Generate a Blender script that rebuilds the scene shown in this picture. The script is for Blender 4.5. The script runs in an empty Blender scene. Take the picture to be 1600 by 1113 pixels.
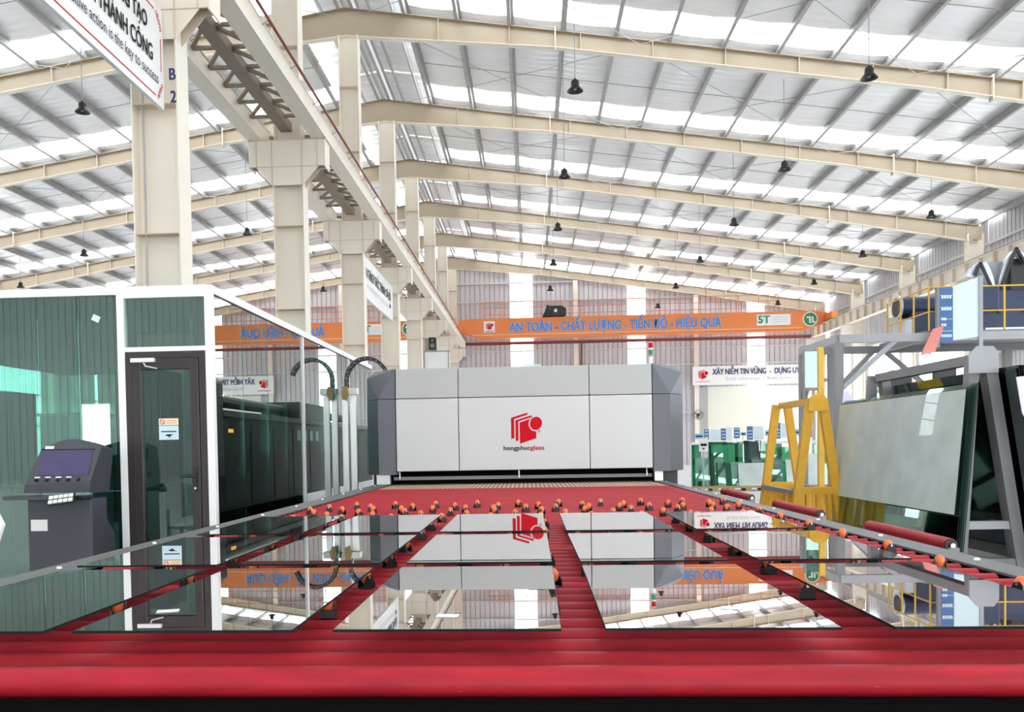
import bpy, math, random
from mathutils import Vector, Matrix
random.seed(7)
SC = bpy.context.scene
COL = SC.collection
PI = math.pi

# ------------------------------------------------------------------ camera
yaw, pitch, roll = math.radians(-3.16923), math.radians(-1.40572), math.radians(-0.97201)
fw = Vector((math.sin(yaw)*math.cos(pitch), math.cos(yaw)*math.cos(pitch), math.sin(pitch)))
rt = Vector((math.cos(yaw), -math.sin(yaw), 0))
up = rt.cross(fw)
r2 = math.cos(roll)*rt + math.sin(roll)*up
u2 = -math.sin(roll)*rt + math.cos(roll)*up
cam_d = bpy.data.cameras.new('camera')
cam = bpy.data.objects.new('camera', cam_d)
COL.objects.link(cam)
cam.matrix_world = Matrix(((r2.x, u2.x, -fw.x, 0), (r2.y, u2.y, -fw.y, 0), (r2.z, u2.z, -fw.z, 1.35), (0, 0, 0, 1)))
cam_d.sensor_width = 36
cam_d.lens = 1340/1600*36
cam_d.shift_x = (800-755.77)/1600
cam_d.shift_y = (730.345-556.5)/1600
cam_d.clip_end = 500
SC.camera = cam

# ------------------------------------------------------------------ sky, sun, exposure
wd = bpy.data.worlds.new('overcast_sky')
SC.world = wd
wd.use_nodes = True
bg = wd.node_tree.nodes['Background']
bg.inputs[0].default_value = (0.93, 0.97, 1.0, 1)
bg.inputs[1].default_value = 9.0
SC.view_settings.view_transform = 'Standard'
SC.view_settings.look = 'None'
SC.view_settings.gamma = 1
SC.view_settings.use_curve_mapping = False
SC.view_settings.exposure = -0.40
SC.cycles.use_denoising = True
SC.cycles.max_bounces = 12
SC.cycles.diffuse_bounces = 6
SC.cycles.glossy_bounces = 6
SC.cycles.transparent_max_bounces = 24
SC.cycles.caustics_reflective = False
SC.cycles.caustics_refractive = False
SC.cycles.sample_clamp_indirect = 8

# ------------------------------------------------------------------ materials
def nodes_of(name):
    m = bpy.data.materials.new(name)
    m.use_nodes = True
    return m, m.node_tree, m.node_tree.nodes['Principled BSDF']

def mat(name, col, rough=0.5, metal=0.0, noise=0.0, scale=6.0, bump=0.0, bscale=40.0, stretch=(1, 1, 1), spec=0.5):
    """procedural paint / metal: base colour varied by noise, optional fine bump"""
    m, t, b = nodes_of(name)
    b.inputs['Base Color'].default_value = (*col, 1)
    b.inputs['Roughness'].default_value = rough
    b.inputs['Metallic'].default_value = metal
    b.inputs['Specular IOR Level'].default_value = spec
    if noise or bump:
        tc = t.nodes.new('ShaderNodeTexCoord')
        mp = t.nodes.new('ShaderNodeMapping')
        mp.inputs['Scale'].default_value = stretch
        t.links.new(tc.outputs['Object'], mp.inputs['Vector'])
    if noise:
        n = t.nodes.new('ShaderNodeTexNoise')
        n.inputs['Scale'].default_value = scale
        n.inputs['Detail'].default_value = 5
        t.links.new(mp.outputs[0], n.inputs['Vector'])
        mx = t.nodes.new('ShaderNodeMix')
        mx.data_type = 'RGBA'
        mx.inputs['A'].default_value = (*[c*(1-noise) for c in col], 1)
        mx.inputs['B'].default_value = (*[min(1, c*(1+noise)) for c in col], 1)
        t.links.new(n.outputs['Fac'], mx.inputs['Factor'])
        t.links.new(mx.outputs['Result'], b.inputs['Base Color'])
    if bump:
        n2 = t.nodes.new('ShaderNodeTexNoise')
        n2.inputs['Scale'].default_value = bscale
        n2.inputs['Detail'].default_value = 4
        t.links.new(mp.outputs[0], n2.inputs['Vector'])
        bp = t.nodes.new('ShaderNodeBump')
        bp.inputs['Strength'].default_value = bump
        bp.inputs['Distance'].default_value = 0.02
        t.links.new(n2.outputs['Fac'], bp.inputs['Height'])
        t.links.new(bp.outputs[0], b.inputs['Normal'])
    return m

def glass_mat(name, tint, refl_lo, refl_hi, rough=0.0, coat=(1, 1, 1), power=5.0):
    """thin pane: tinted see-through body mixed with a mirror reflection that follows Schlick's law"""
    m = bpy.data.materials.new(name)
    m.use_nodes = True
    t = m.node_tree
    t.nodes.clear()
    out = t.nodes.new('ShaderNodeOutputMaterial')
    tr = t.nodes.new('ShaderNodeBsdfTransparent')
    tr.inputs[0].default_value = (*tint, 1)
    gl = t.nodes.new('ShaderNodeBsdfGlossy')
    gl.inputs['Color'].default_value = (*coat, 1)
    gl.inputs['Roughness'].default_value = rough
    lw = t.nodes.new('ShaderNodeLayerWeight')
    lw.inputs['Blend'].default_value = 0.5
    pw = t.nodes.new('ShaderNodeMath'); pw.operation = 'POWER'
    pw.inputs[1].default_value = power
    t.links.new(lw.outputs['Facing'], pw.inputs[0])
    mr = t.nodes.new('ShaderNodeMapRange')
    mr.inputs['To Min'].default_value = refl_lo
    mr.inputs['To Max'].default_value = refl_hi
    t.links.new(pw.outputs[0], mr.inputs['Value'])
    mx = t.nodes.new('ShaderNodeMixShader')
    t.links.new(mr.outputs[0], mx.inputs[0])
    t.links.new(tr.outputs[0], mx.inputs[1])
    t.links.new(gl.outputs[0], mx.inputs[2])
    t.links.new(mx.outputs[0], out.inputs[0])
    return m

def clouded(m, col, amount):
    """mix a pale diffuse layer into a glass material"""
    t = m.node_tree; out = [n for n in t.nodes if n.type == 'OUTPUT_MATERIAL'][0]
    src = out.inputs[0].links[0].from_socket
    d = t.nodes.new('ShaderNodeBsdfDiffuse')
    tc = t.nodes.new('ShaderNodeTexCoord'); n = t.nodes.new('ShaderNodeTexNoise'); n.inputs['Scale'].default_value = 2.5
    t.links.new(tc.outputs['Object'], n.inputs['Vector'])
    d.inputs[0].default_value = (*col, 1)
    mr = t.nodes.new('ShaderNodeMapRange'); mr.inputs['To Min'].default_value = amount*0.75; mr.inputs['To Max'].default_value = amount*1.25
    t.links.new(n.outputs['Fac'], mr.inputs['Value'])
    mx = t.nodes.new('ShaderNodeMixShader')
    t.links.new(mr.outputs[0], mx.inputs[0]); t.links.new(src, mx.inputs[1]); t.links.new(d.outputs[0], mx.inputs[2]); t.links.new(mx.outputs[0], out.inputs[0])
    return m

def sheet_mat(name, tint, keep):
    """translucent daylight sheet: part clear, part diffusing"""
    m = bpy.data.materials.new(name)
    m.use_nodes = True
    t = m.node_tree
    t.nodes.clear()
    out = t.nodes.new('ShaderNodeOutputMaterial')
    tr = t.nodes.new('ShaderNodeBsdfTransparent'); tr.inputs[0].default_value = (*tint, 1)
    df = t.nodes.new('ShaderNodeBsdfTranslucent'); df.inputs[0].default_value = (*tint, 1)
    mx = t.nodes.new('ShaderNodeMixShader'); mx.inputs[0].default_value = 1-keep
    t.links.new(tr.outputs[0], mx.inputs[1]); t.links.new(df.outputs[0], mx.inputs[2])
    t.links.new(mx.outputs[0], out.inputs[0])
    return m

M = {}
M['rafter'] = mat('shaded_rafter_paint', (0.37, 0.30, 0.21), 0.5, noise=0.06, scale=0.8)  # darker than the cream: shade on the rafter fronts is put into the colour
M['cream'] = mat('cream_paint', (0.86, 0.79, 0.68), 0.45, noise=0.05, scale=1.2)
M['cream_dark'] = mat('dark_cream_paint', (0.66, 0.57, 0.46), 0.55, noise=0.10, scale=2.0)  # darker cream for stiffeners, splice plates, clips and corbel parts
M['brown'] = mat('brown_primer_steel', (0.30, 0.245, 0.19), 0.6, noise=0.15, scale=2.0)
M['galv'] = mat('galvanised_steel', (0.42, 0.415, 0.405), 0.5, 0.3, noise=0.12, scale=3.0)
M['foil'] = mat('foil_insulation', (0.95, 0.955, 0.965), 0.30, 0.3, noise=0.05, scale=1.5, bump=0.8, bscale=2.2, stretch=(0.25, 2.2, 1))
M['clad'] = mat('grey_wall_cladding', (0.60, 0.585, 0.60), 0.5, 0.15, noise=0.05, scale=0.8)
M['daylight'] = sheet_mat('daylight_sheet', (0.96, 0.98, 1.0), 0.6)
M['concrete'] = mat('grey_concrete', (0.56, 0.555, 0.55), 0.65, noise=0.18, scale=0.7, bump=0.1, bscale=9)
M['yard'] = mat('pale_yard_concrete', (0.55, 0.54, 0.52), 0.8, noise=0.1, scale=0.4)
M['girt'] = mat('pale_girt_steel', (0.62, 0.62, 0.61), 0.45, 0.3, noise=0.08)
M['redpipe'] = mat('red_oxide_pipe', (0.20, 0.03, 0.022), 0.5, noise=0.1, scale=8)
M['orange'] = mat('orange_crane_paint', (0.86, 0.245, 0.065), 0.42, noise=0.05, scale=0.8)
M['orange_line'] = mat('orange_rail_paint', (0.80, 0.25, 0.10), 0.5, noise=0.05)
M['blue_letter'] = mat('blue_letter_paint', (0.10, 0.24, 0.68), 0.5, noise=0.03)
M['white'] = mat('white_paint', (0.86, 0.86, 0.85), 0.4, noise=0.02)
M['ivory'] = mat('ivory_shutter', (0.84, 0.82, 0.71), 0.5, noise=0.03)
M['black'] = mat('black_plastic', (0.012, 0.012, 0.013), 0.4, noise=0.1)
M['ink'] = mat('black_ink', (0.012, 0.012, 0.015), 0.6, noise=0.05, spec=0.1)
M['navy_ink'] = mat('navy_ink', (0.04, 0.045, 0.16), 0.5, noise=0.05)
M['grey_ink'] = mat('grey_ink', (0.55, 0.55, 0.56), 0.5, noise=0.05)
M['red_ink'] = mat('red_ink', (0.62, 0.008, 0.018), 0.6, noise=0.03, spec=0.1)
M['green_ink'] = mat('green_ink', (0.02, 0.27, 0.12), 0.5, noise=0.03)
M['hood'] = mat('light_grey_hood_enamel', (0.645, 0.65, 0.635), 0.38, noise=0.02, scale=1.0)
M['hood_upper'] = mat('darker_hood_enamel', (0.48, 0.485, 0.465), 0.4, noise=0.02, scale=1.0)  # upper panels in a darker grey than the lower ones
M['hood_dark'] = mat('slate_grey_enamel', (0.125, 0.133, 0.15), 0.42, noise=0.05, scale=2.0)
M['furnace'] = mat('shaded_furnace_side', (0.05, 0.055, 0.06), 0.5, noise=0.2, scale=3)  # the side lies in shadow; that darkness is put into the colour
M['rail'] = mat('brushed_rail_steel', (0.13, 0.13, 0.129), 0.48, 0.25, noise=0.18, scale=3, stretch=(1, 0.25, 1), bump=0.05)
M['pan'] = mat('frame_and_shade_black', (0.005, 0.0048, 0.005), 0.9, noise=0.2, spec=0.0)  # near-black, no gloss: frame steel with the shade underneath put into the colour
M['ball'] = mat('orange_caster_rubber', (0.88, 0.19, 0.045), 0.28, noise=0.05)
M['bolt'] = mat('bright_bolt_steel', (0.8, 0.8, 0.8), 0.25, 0.9, noise=0.05)
M['alu'] = mat('aluminium_profile', (0.70, 0.70, 0.68), 0.35, 0.5, noise=0.05)
M['white_frame'] = mat('white_powder_coat', (0.90, 0.89, 0.87), 0.35, noise=0.02)
M['door'] = mat('dark_brown_aluminium', (0.045, 0.036, 0.035), 0.35, 0.2, noise=0.1)
M['kiosk'] = mat('slate_console_paint', (0.052, 0.055, 0.066), 0.5, noise=0.10, scale=30)
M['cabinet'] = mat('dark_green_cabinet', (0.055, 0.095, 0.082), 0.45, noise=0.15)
M['pale_cabinet'] = mat('pale_cabinet', (0.62, 0.68, 0.64), 0.5, noise=0.06)
M['grey_steel'] = mat('mid_grey_frame_paint', (0.215, 0.215, 0.22), 0.5, noise=0.10, scale=5)
M['grey_light'] = mat('light_grey_frame_paint', (0.36, 0.37, 0.385), 0.5, noise=0.08, scale=5)
M['yellow'] = mat('chipped_yellow_paint', (0.80, 0.43, 0.025), 0.5, noise=0.16, scale=14)
M['yellow_rail'] = mat('yellow_rail_paint', (0.80, 0.47, 0.05), 0.5, noise=0.08)
M['navy'] = mat('navy_machine_paint', (0.018, 0.035, 0.095), 0.4, noise=0.15)
M['silver'] = mat('brushed_silver', (0.60, 0.64, 0.70), 0.32, 0.55, noise=0.06)
M['sign_blue'] = mat('blue_sign_print', (0.055, 0.15, 0.36), 0.5, noise=0.08)
M['sign_cyan'] = mat('cyan_sign_print', (0.22, 0.55, 0.74), 0.5, noise=0.05)
M['sign_pale'] = mat('pale_sign_board', (0.66, 0.78, 0.82), 0.5, noise=0.05)
M['salmon'] = mat('salmon_red_poster', (0.72, 0.24, 0.20), 0.5, noise=0.25, scale=5)
M['film'] = mat('lavender_film', (0.68, 0.66, 0.83), 0.3, noise=0.06)
M['wood'] = mat('pallet_timber', (0.42, 0.30, 0.12), 0.7, noise=0.25, scale=9)
M['screen'] = mat('dim_violet_screen', (0.045, 0.032, 0.11), 0.3, noise=0.35, scale=6)
M['paper'] = mat('paper_label', (0.80, 0.80, 0.78), 0.6, noise=0.03)
M['sticker_cream'] = mat('cream_sticker', (0.86, 0.76, 0.55), 0.5, noise=0.03)
M['sticker_blue'] = mat('pale_blue_sticker', (0.62, 0.80, 0.85), 0.5, noise=0.03)
M['lamp'] = mat('dark_lamp_metal', (0.035, 0.033, 0.03), 0.45, 0.3, noise=0.1)
M['lamp_in'] = mat('lamp_reflector', (0.30, 0.29, 0.27), 0.3, 0.7, noise=0.05)
M['pane_mirror'] = glass_mat('coated_reflective_glass', (0.78, 0.80, 0.79), 0.30, 0.95, coat=(0.97, 0.97, 0.96), power=1.3)
M['pane_edge'] = mat('dark_glass_edge', (0.008, 0.016, 0.015), 0.5, noise=0.1, spec=0.1)
M['office_glass'] = glass_mat('green_office_glass', (0.56, 0.80, 0.73), 0.20, 0.95, coat=(0.86, 0.97, 0.93), power=2.0)
M['office_side_glass'] = glass_mat('reflective_office_glass', (0.36, 0.55, 0.51), 0.16, 1.0, coat=(0.93, 0.98, 0.97), power=1.8)
M['door_glass'] = glass_mat('door_glass', (0.56, 0.74, 0.70), 0.10, 0.95, coat=(0.88, 0.97, 0.95), power=2.6)
M['rack_glass'] = clouded(glass_mat('pale_green_glass', (0.72, 0.82, 0.78), 0.06, 0.8, coat=(0.92, 1, 0.97), power=4.0), (0.80, 0.86, 0.83), 0.62)
M['clear_glass'] = glass_mat('clear_pale_green_glass', (0.66, 0.79, 0.75), 0.05, 0.8, coat=(0.92, 1, 0.97), power=4.0)
M['green_glass'] = glass_mat('deep_green_glass', (0.14, 0.52, 0.36), 0.10, 0.9, coat=(0.8, 1, 0.93), power=3.0)
M['mid_glass'] = glass_mat('sea_green_glass', (0.40, 0.66, 0.56), 0.12, 0.9, coat=(0.85, 1, 0.95), power=3.0)
M['dark_glass'] = glass_mat('dark_teal_glass', (0.10, 0.19, 0.19), 0.12, 0.9, coat=(0.8, 0.95, 0.95), power=3.0)

def red_roller():
    m, t, b = nodes_of('red_rubber_roller')
    tc = t.nodes.new('ShaderNodeTexCoord')
    mp = t.nodes.new('ShaderNodeMapping'); mp.inputs['Scale'].default_value = (1.2, 6, 6)
    oi = t.nodes.new('ShaderNodeObjectInfo')
    ad = t.nodes.new('ShaderNodeVectorMath'); ad.operation = 'ADD'
    cb = t.nodes.new('ShaderNodeCombineXYZ')
    ml = t.nodes.new('ShaderNodeMath'); ml.operation = 'MULTIPLY'; ml.inputs[1].default_value = 37
    t.links.new(oi.outputs['Random'], ml.inputs[0]); t.links.new(ml.outputs[0], cb.inputs[0])
    t.links.new(tc.outputs['Object'], mp.inputs[0]); t.links.new(mp.outputs[0], ad.inputs[0]); t.links.new(cb.outputs[0], ad.inputs[1])
    n = t.nodes.new('ShaderNodeTexNoise'); n.inputs['Scale'].default_value = 5; n.inputs['Detail'].default_value = 6
    t.links.new(ad.outputs[0], n.inputs['Vector'])
    cr = t.nodes.new('ShaderNodeValToRGB')
    cr.color_ramp.elements[0].position = 0.3; cr.color_ramp.elements[0].color = (0.31, 0.010, 0.019, 1)
    cr.color_ramp.elements[1].position = 0.72; cr.color_ramp.elements[1].color = (0.47, 0.016, 0.030, 1)
    t.links.new(n.outputs['Fac'], cr.inputs[0])
    # small pale scuffs
    n2 = t.nodes.new('ShaderNodeTexNoise'); n2.inputs['Scale'].default_value = 22; n2.inputs['Detail'].default_value = 2
    t.links.new(ad.outputs[0], n2.inputs['Vector'])
    c2 = t.nodes.new('ShaderNodeValToRGB')
    c2.color_ramp.elements[0].position = 0.76; c2.color_ramp.elements[0].color = (0, 0, 0, 1)
    c2.color_ramp.elements[1].position = 0.80; c2.color_ramp.elements[1].color = (1, 1, 1, 1)
    t.links.new(n2.outputs['Fac'], c2.inputs[0])
    mx = t.nodes.new('ShaderNodeMix'); mx.data_type = 'RGBA'
    mx.inputs['B'].default_value = (0.62, 0.25, 0.27, 1)
    t.links.new(c2.outputs[0], mx.inputs['Factor']); t.links.new(cr.outputs[0], mx.inputs['A'])
    t.links.new(mx.outputs['Result'], b.inputs['Base Color'])
    b.inputs['Roughness'].default_value = 0.5
    b.inputs['Specular IOR Level'].default_value = 0.25
    return m
M['roller'] = red_roller()

def rope_roller():
    m, t, b = nodes_of('rope_wound_roller')
    tc = t.nodes.new('ShaderNodeTexCoord')
    w = t.nodes.new('ShaderNodeTexWave'); w.wave_type = 'BANDS'; w.bands_direction = 'X'
    w.inputs['Scale'].default_value = 6.5; w.inputs['Distortion'].default_value = 0.4
    t.links.new(tc.outputs['Object'], w.inputs['Vector'])
    cr = t.nodes.new('ShaderNodeValToRGB')
    cr.color_ramp.elements[0].position = 0.45; cr.color_ramp.elements[0].color = (0.30, 0.15, 0.12, 1)
    cr.color_ramp.elements[1].position = 0.6; cr.color_ramp.elements[1].color = (0.55, 0.43, 0.27, 1)
    t.links.new(w.outputs['Fac'], cr.inputs[0]); t.links.new(cr.outputs[0], b.inputs['Base Color'])
    b.inputs['Roughness'].default_value = 0.7
    return m
M['rope'] = rope_roller()

# ------------------------------------------------------------------ mesh helpers
class MB:
    def __init__(s): s.v = []; s.f = []
    def add(s, vs, fs):
        o = len(s.v); s.v += [tuple(v) for v in vs]; s.f += [tuple(i+o for i in f) for f in fs]; return s
    def box(s, x0, x1, y0, y1, z0, z1):
        return s.add([(x, y, z) for z in (z0, z1) for y in (y0, y1) for x in (x0, x1)],
                     [(0, 2, 3, 1), (4, 5, 7, 6), (0, 1, 5, 4), (2, 6, 7, 3), (0, 4, 6, 2), (1, 3, 7, 5)])
    def beam(s, p, q, w, h, upv=(0, 0, 1)):
        p, q = Vector(p), Vector(q); d = (q-p).normalized(); u = Vector(upv)
        if abs(d.dot(u)) > 0.98: u = Vector((0, 1, 0))
        sd = d.cross(u).normalized()*(w/2); u = sd.cross(d).normalized()*(h/2)
        return s.add([a+i*sd+j*u for a in (p, q) for j in (-1, 1) for i in (-1, 1)],
                     [(0, 2, 3, 1), (4, 5, 7, 6), (0, 1, 5, 4), (2, 6, 7, 3), (0, 4, 6, 2), (1, 3, 7, 5)])
    def tube(s, p, q, r, n=10, r1=None):
        p, q = Vector(p), Vector(q); d = (q-p).normalized()
        a = d.orthogonal().normalized(); b = d.cross(a); r1 = r if r1 is None else r1
        vs = [c+(a*math.cos(2*PI*i/n)+b*math.sin(2*PI*i/n))*rr for c, rr in ((p, r), (q, r1)) for i in range(n)]
        return s.add(vs, [(i, (i+1) % n, n+(i+1) % n, n+i) for i in range(n)]+[tuple(range(n-1, -1, -1)), tuple(range(n, 2*n))])
    def prism(s, poly, plane, a, b):
        f = {'XZ': lambda u, v, d: (u, d, v), 'YZ': lambda u, v, d: (d, u, v), 'XY': lambda u, v, d: (u, v, d)}[plane]
        n = len(poly)
        return s.add([f(u, v, d) for d in (a, b) for u, v in poly],
                     [(i, (i+1) % n, n+(i+1) % n, n+i) for i in range(n)]+[tuple(range(n-1, -1, -1)), tuple(range(n, 2*n))])
    def lathe(s, prof, c=(0, 0, 0), n=16):
        c = Vector(c); vs = []; fs = []
        for r, z in prof:
            vs += [c+Vector((r*math.cos(2*PI*i/n), r*math.sin(2*PI*i/n), z)) for i in range(n)]
        for k in range(len(prof)-1):
            fs += [(k*n+i, k*n+(i+1) % n, (k+1)*n+(i+1) % n, (k+1)*n+i) for i in range(n)]
        return s.add(vs, fs)
    def path(s, pts, r, n=8):
        pts = [Vector(p) for p in pts]; vs = []; fs = []
        for k, p in enumerate(pts):
            d = (pts[min(k+1, len(pts)-1)]-pts[max(k-1, 0)]).normalized()
            a = d.cross(Vector((0.01, 0.02, 1))).normalized(); b = d.cross(a)
            vs += [p+(a*math.cos(2*PI*i/n)+b*math.sin(2*PI*i/n))*r for i in range(n)]
        for k in range(len(pts)-1):
            fs += [(k*n+i, k*n+(i+1) % n, (k+1)*n+(i+1) % n, (k+1)*n+i) for i in range(n)]
        fs += [tuple(range(n-1, -1, -1)), tuple(range((len(pts)-1)*n, len(pts)*n))]
        return s.add(vs, fs)
    def mesh(s, name, m, smooth=False):
        me = bpy.data.meshes.new(name); me.from_pydata(s.v, [], s.f); me.update()
        import bmesh
        bm = bmesh.new(); bm.from_mesh(me); bmesh.ops.recalc_face_normals(bm, faces=bm.faces); bm.to_mesh(me); bm.free()
        if m is not None: me.materials.append(M[m] if isinstance(m, str) else m)
        if smooth:
            for p in me.polygons: p.use_smooth = True
            try: me.set_sharp_from_angle(angle=math.radians(40))
            except Exception: pass
        return me
    def build(s, name, m, parent=None, smooth=False):
        return obj(name, s.mesh(name, m, smooth), parent)

def obj(name, me, parent=None, loc=None, rot=None):
    o = bpy.data.objects.new(name, me); COL.objects.link(o)
    if parent is not None: o.parent = parent
    if loc is not None: o.location = loc
    if rot is not None: o.rotation_euler = rot
    return o
def tag(o, label, cat, group=None, kind=None):
    o['label'] = label; o['category'] = cat
    if group: o['group'] = group
    if kind: o['kind'] = kind
    return o
def thing(name, label, cat, group=None, kind=None, loc=(0, 0, 0), rotz=0):
    return tag(obj(name, None, None, loc, (0, 0, rotz)), label, cat, group, kind)
def B(*a): return MB().box(*a)
def bevel(o, w=0.01, seg=2):
    md = o.modifiers.new('edge', 'BEVEL'); md.width = w; md.segments = seg; md.limit_method = 'ANGLE'; return o

def text_mesh(body, width, cap, material, bold=0.0, depth=0.004):
    """lettering in the XZ plane facing -Y, origin at its lower left, cap height cap, stretched to width"""
    cu = bpy.data.curves.new('letters', 'FONT')
    cu.body = body; cu.size = 1; cu.resolution_u = 3
    o = bpy.data.objects.new('letters', cu); COL.objects.link(o)
    bpy.context.view_layer.update()
    me = bpy.data.meshes.new_from_object(o.evaluated_get(bpy.context.evaluated_depsgraph_get()))
    bpy.data.objects.remove(o); bpy.data.curves.remove(cu)
    xs = [v.co.x for v in me.vertices]; x0, x1 = min(xs), max(xs)
    sx = width/(x1-x0); sz = cap/0.686
    out = MB()
    n = len(me.vertices)
    P = [((v.co.x-x0)*sx, v.co.y*sz) for v in me.vertices]
    b = max(0.0, bold)*sz
    for i, (dx, dz) in enumerate(((0, 0),) if b == 0 else ((-b, -b*0.6), (b, -b*0.6), (-b, b*0.6), (b, b*0.6), (0, 0))):
        out.add([(x+dx, -i*max(0.0004, 0.004*cap), z+dz) for x, z in P], [tuple(p.vertices) for p in me.polygons])
    bpy.data.meshes.remove(me)
    m2 = bpy.data.meshes.new('lettering'); m2.from_pydata(out.v, [], out.f); m2.update()
    m2.materials.append(M[material])
    return m2
def text(body, loc, width, cap, material, parent, bold=0.0, rotz=0.0, name='lettering'):
    o = obj(name, text_mesh(body, width, cap, material, bold), parent, loc, (0, 0, rotz))
    return o

def ell(cx, cz, rx, rz, tilt, a0, a1, n):
    out = []
    for i in range(n+1):
        a = a0+(a1-a0)*i/n; x = rx*math.cos(a); z = rz*math.sin(a)
        out.append((cx+x*math.cos(tilt)-z*math.sin(tilt), cz+x*math.sin(tilt)+z*math.cos(tilt)))
    return out
def logo(parent, loc, s, rotz=0.0, m='red_ink'):
    """three stacked red sheets with a disc; s = height in metres"""
    k = s/482.0
    T = lambda pts: [((x-580)*k, (742-y)*k) for x, y in pts]
    e = obj('emblem', None, parent, loc, (0, 0, rotz))
    sheets = [[(580, 335), (835, 258), (835, 292), (628, 355), (628, 652), (580, 665)],
              [(648, 378), (902, 298), (902, 330), (692, 393), (692, 688), (648, 702)]]
    arc = [(cx, cy) for cx, cy in ell(966, 430, 112, 124, 0.35, math.radians(228), math.radians(92), 14)]
    front = [(712, 412), (897, 354)]+[p for p in arc if p[0] < 975]+[(970, 556), (970, 660), (714, 742)]
    for sh in sheets+[front]:
        MB().prism(T(sh), 'XZ', -0.004, 0.0).build('emblem_sheet', m, e)
    MB().prism(T(ell(968, 428, 93, 104, 0.35, 0, 2*PI*31/32, 31)), 'XZ', -0.004, 0.0).build('emblem_disc', m, e)
    return e

ORD = ['nearest', 'second', 'third', 'fourth', 'fifth', 'sixth', 'seventh', 'farthest']

# ================================================================== BUILDING
RX, RZ, SL = -4.72, 13.0, 0.150          # ridge line, rafter top at ridge, roof slope
XR, XL = 17.9, -27.3                     # eave walls
YB, YF = 52.8, -19.2                     # rear gable, front gable behind the photographer
FR = [10.8+6*i for i in range(8)]        # portal frames
def zr(x): return RZ-SL*abs(x-RX)

floor = B(XL-0.5, XR+0.5, YF, YB+0.4, -0.2, 0).build('floor', 'concrete')
tag(floor, 'grey concrete factory floor', 'floor', kind='structure')
yard = B(-160, 160, -160, 200, -0.5, -0.21).build('ground', 'yard')
tag(yard, 'pale concrete yard around the hall', 'ground', kind='structure')

# ---- roof
ceil = thing('ceiling', 'silver foil lined pitched factory roof with daylight sheets', 'ceiling', kind='structure')
S0, S1 = 1.5, 22.9
PUR = [0.22+1.38*k for k in range(17)]
def roof_sheet(y0, y1, side, m, name, ribs=True, seed=0):
    rnd = random.Random(seed)
    ny = 16 if ribs else 8
    ss = [S0]
    for k in range(1, len(PUR)):
        a, b = PUR[k-1], PUR[k]
        for t in (0.33, 0.67, 1.0):
            s = a+(b-a)*t
            if s > S0+0.05: ss.append((s, t))
    ss = [(S0, 1.0)]+ss[1:]+[(S1, 1.0)]
    vs = []; fs = []
    for s, t in ss:
        sag = 0.0 if t == 1.0 else -0.035
        for j in range(ny+1):
            y = y0+(y1-y0)*j/ny
            rib = 0.030 if (j % 4) in (0, 1) else 0.0
            vs.append((RX+side*s, y, RZ-SL*s+0.262+(rib*0.7+sag*(1.0 if j in (0, ny) else 0.5+1.0*rnd.random()) if ribs else rib*0.6+sag)))
    n = ny+1
    for i in range(len(ss)-1):
        for j in range(ny): fs.append((i*n+j, i*n+j+1, (i+1)*n+j+1, (i+1)*n+j))
    mb = MB(); mb.v = vs; mb.f = fs
    return mb.build(name, m, ceil, smooth=True)
bays = [YF+6*i for i in range(12)]
for bi, y in enumerate(bays):
    for side in (-1, 1):
        for q in range(4):
            roof_sheet(y+q*1.225-0.012, y+(q+1)*1.225+0.012, side, 'foil', 'roof_sheet', True, bi*31+q*7+side)
        roof_sheet(y+4.915, y+5.985, side, 'daylight', 'daylight_roof_sheet', False, bi)
# ridge monitor: raised ribbed cap, open along both sides
def monitor_sheet(y0, y1, side):
    vs = []; fs = []; ny = 12
    for s in (0.0, 0.9, 1.8):
        for j in range(ny+1):
            vs.append((RX+side*s, y0+(y1-y0)*j/ny, RZ+0.98-SL*s+(0.035 if j % 2 else 0)))
    for i in range(2):
        for j in range(ny): fs.append((i*(ny+1)+j, i*(ny+1)+j+1, (i+1)*(ny+1)+j+1, (i+1)*(ny+1)+j))
    mb = MB(); mb.v = vs; mb.f = fs; mb.build('monitor_sheet', 'foil', ceil)
for y in bays:
    for q in range(2):
        for side in (-1, 1): monitor_sheet(y+3*q, y+3*q+2.98, side)
    for dy in (0.0, 3.0):
        pts = [(RX-1.75+0.25*i, y+dy, RZ+0.90-SL*abs(-1.75+0.25*i)) for i in range(15)]
        MB().path([(RX-1.5, y+dy, zr(RX-1.5)+0.1)]+pts[1:-1]+[(RX+1.5, y+dy, zr(RX+1.5)+0.1)], 0.045, 6).build('monitor_arch', 'cream', ceil)
for s in (-1.0, -0.35, 0.35, 1.0):
    B(RX+s-0.03, RX+s+0.03, YF, YB, RZ+0.80-SL*abs(s), RZ+0.93-SL*abs(s)).build('monitor_purlin', 'galv', ceil)
# purlins: Z sections running the length of the hall
for side in (-1, 1):
    for k, s in enumerate(PUR):
        x = RX+side*s; z = zr(x); t = 0.006; f = 0.085*side
        xa, xb = x, x+side*t
        poly = [(x-f, z), (x+side*t, z), (x+side*t, z+0.244), (x+f, z+0.244), (x+f, z+0.25), (x, z+0.25), (x, z+0.006), (x-f, z+0.006)]
        MB().prism(poly, 'XZ', YF, YB).build('purlin', 'galv', ceil)
    for y in bays[2:]:
        MB().tube((RX+side*1.6, y+3, zr(RX+1.6)+0.09), (RX+side*22.0, y+3, zr(RX+22)+0.09), 0.011, 6).build('sag_rod', 'galv', ceil)
for y in [FR[0]+6*i for i in range(0, 7)]:
    for xs in ((-4.3, 3.0), (3.0, 10.0), (10.0, 17.0), (-5.1, -12.4), (-12.4, -19.4)):
        for a, b in (xs, xs[::-1]):
            MB().tube((a, y+0.05, zr(a)-0.12), (b, y+5.95, zr(b)-0.12), 0.009, 6).build('brace_rod', 'galv', ceil)

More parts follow.
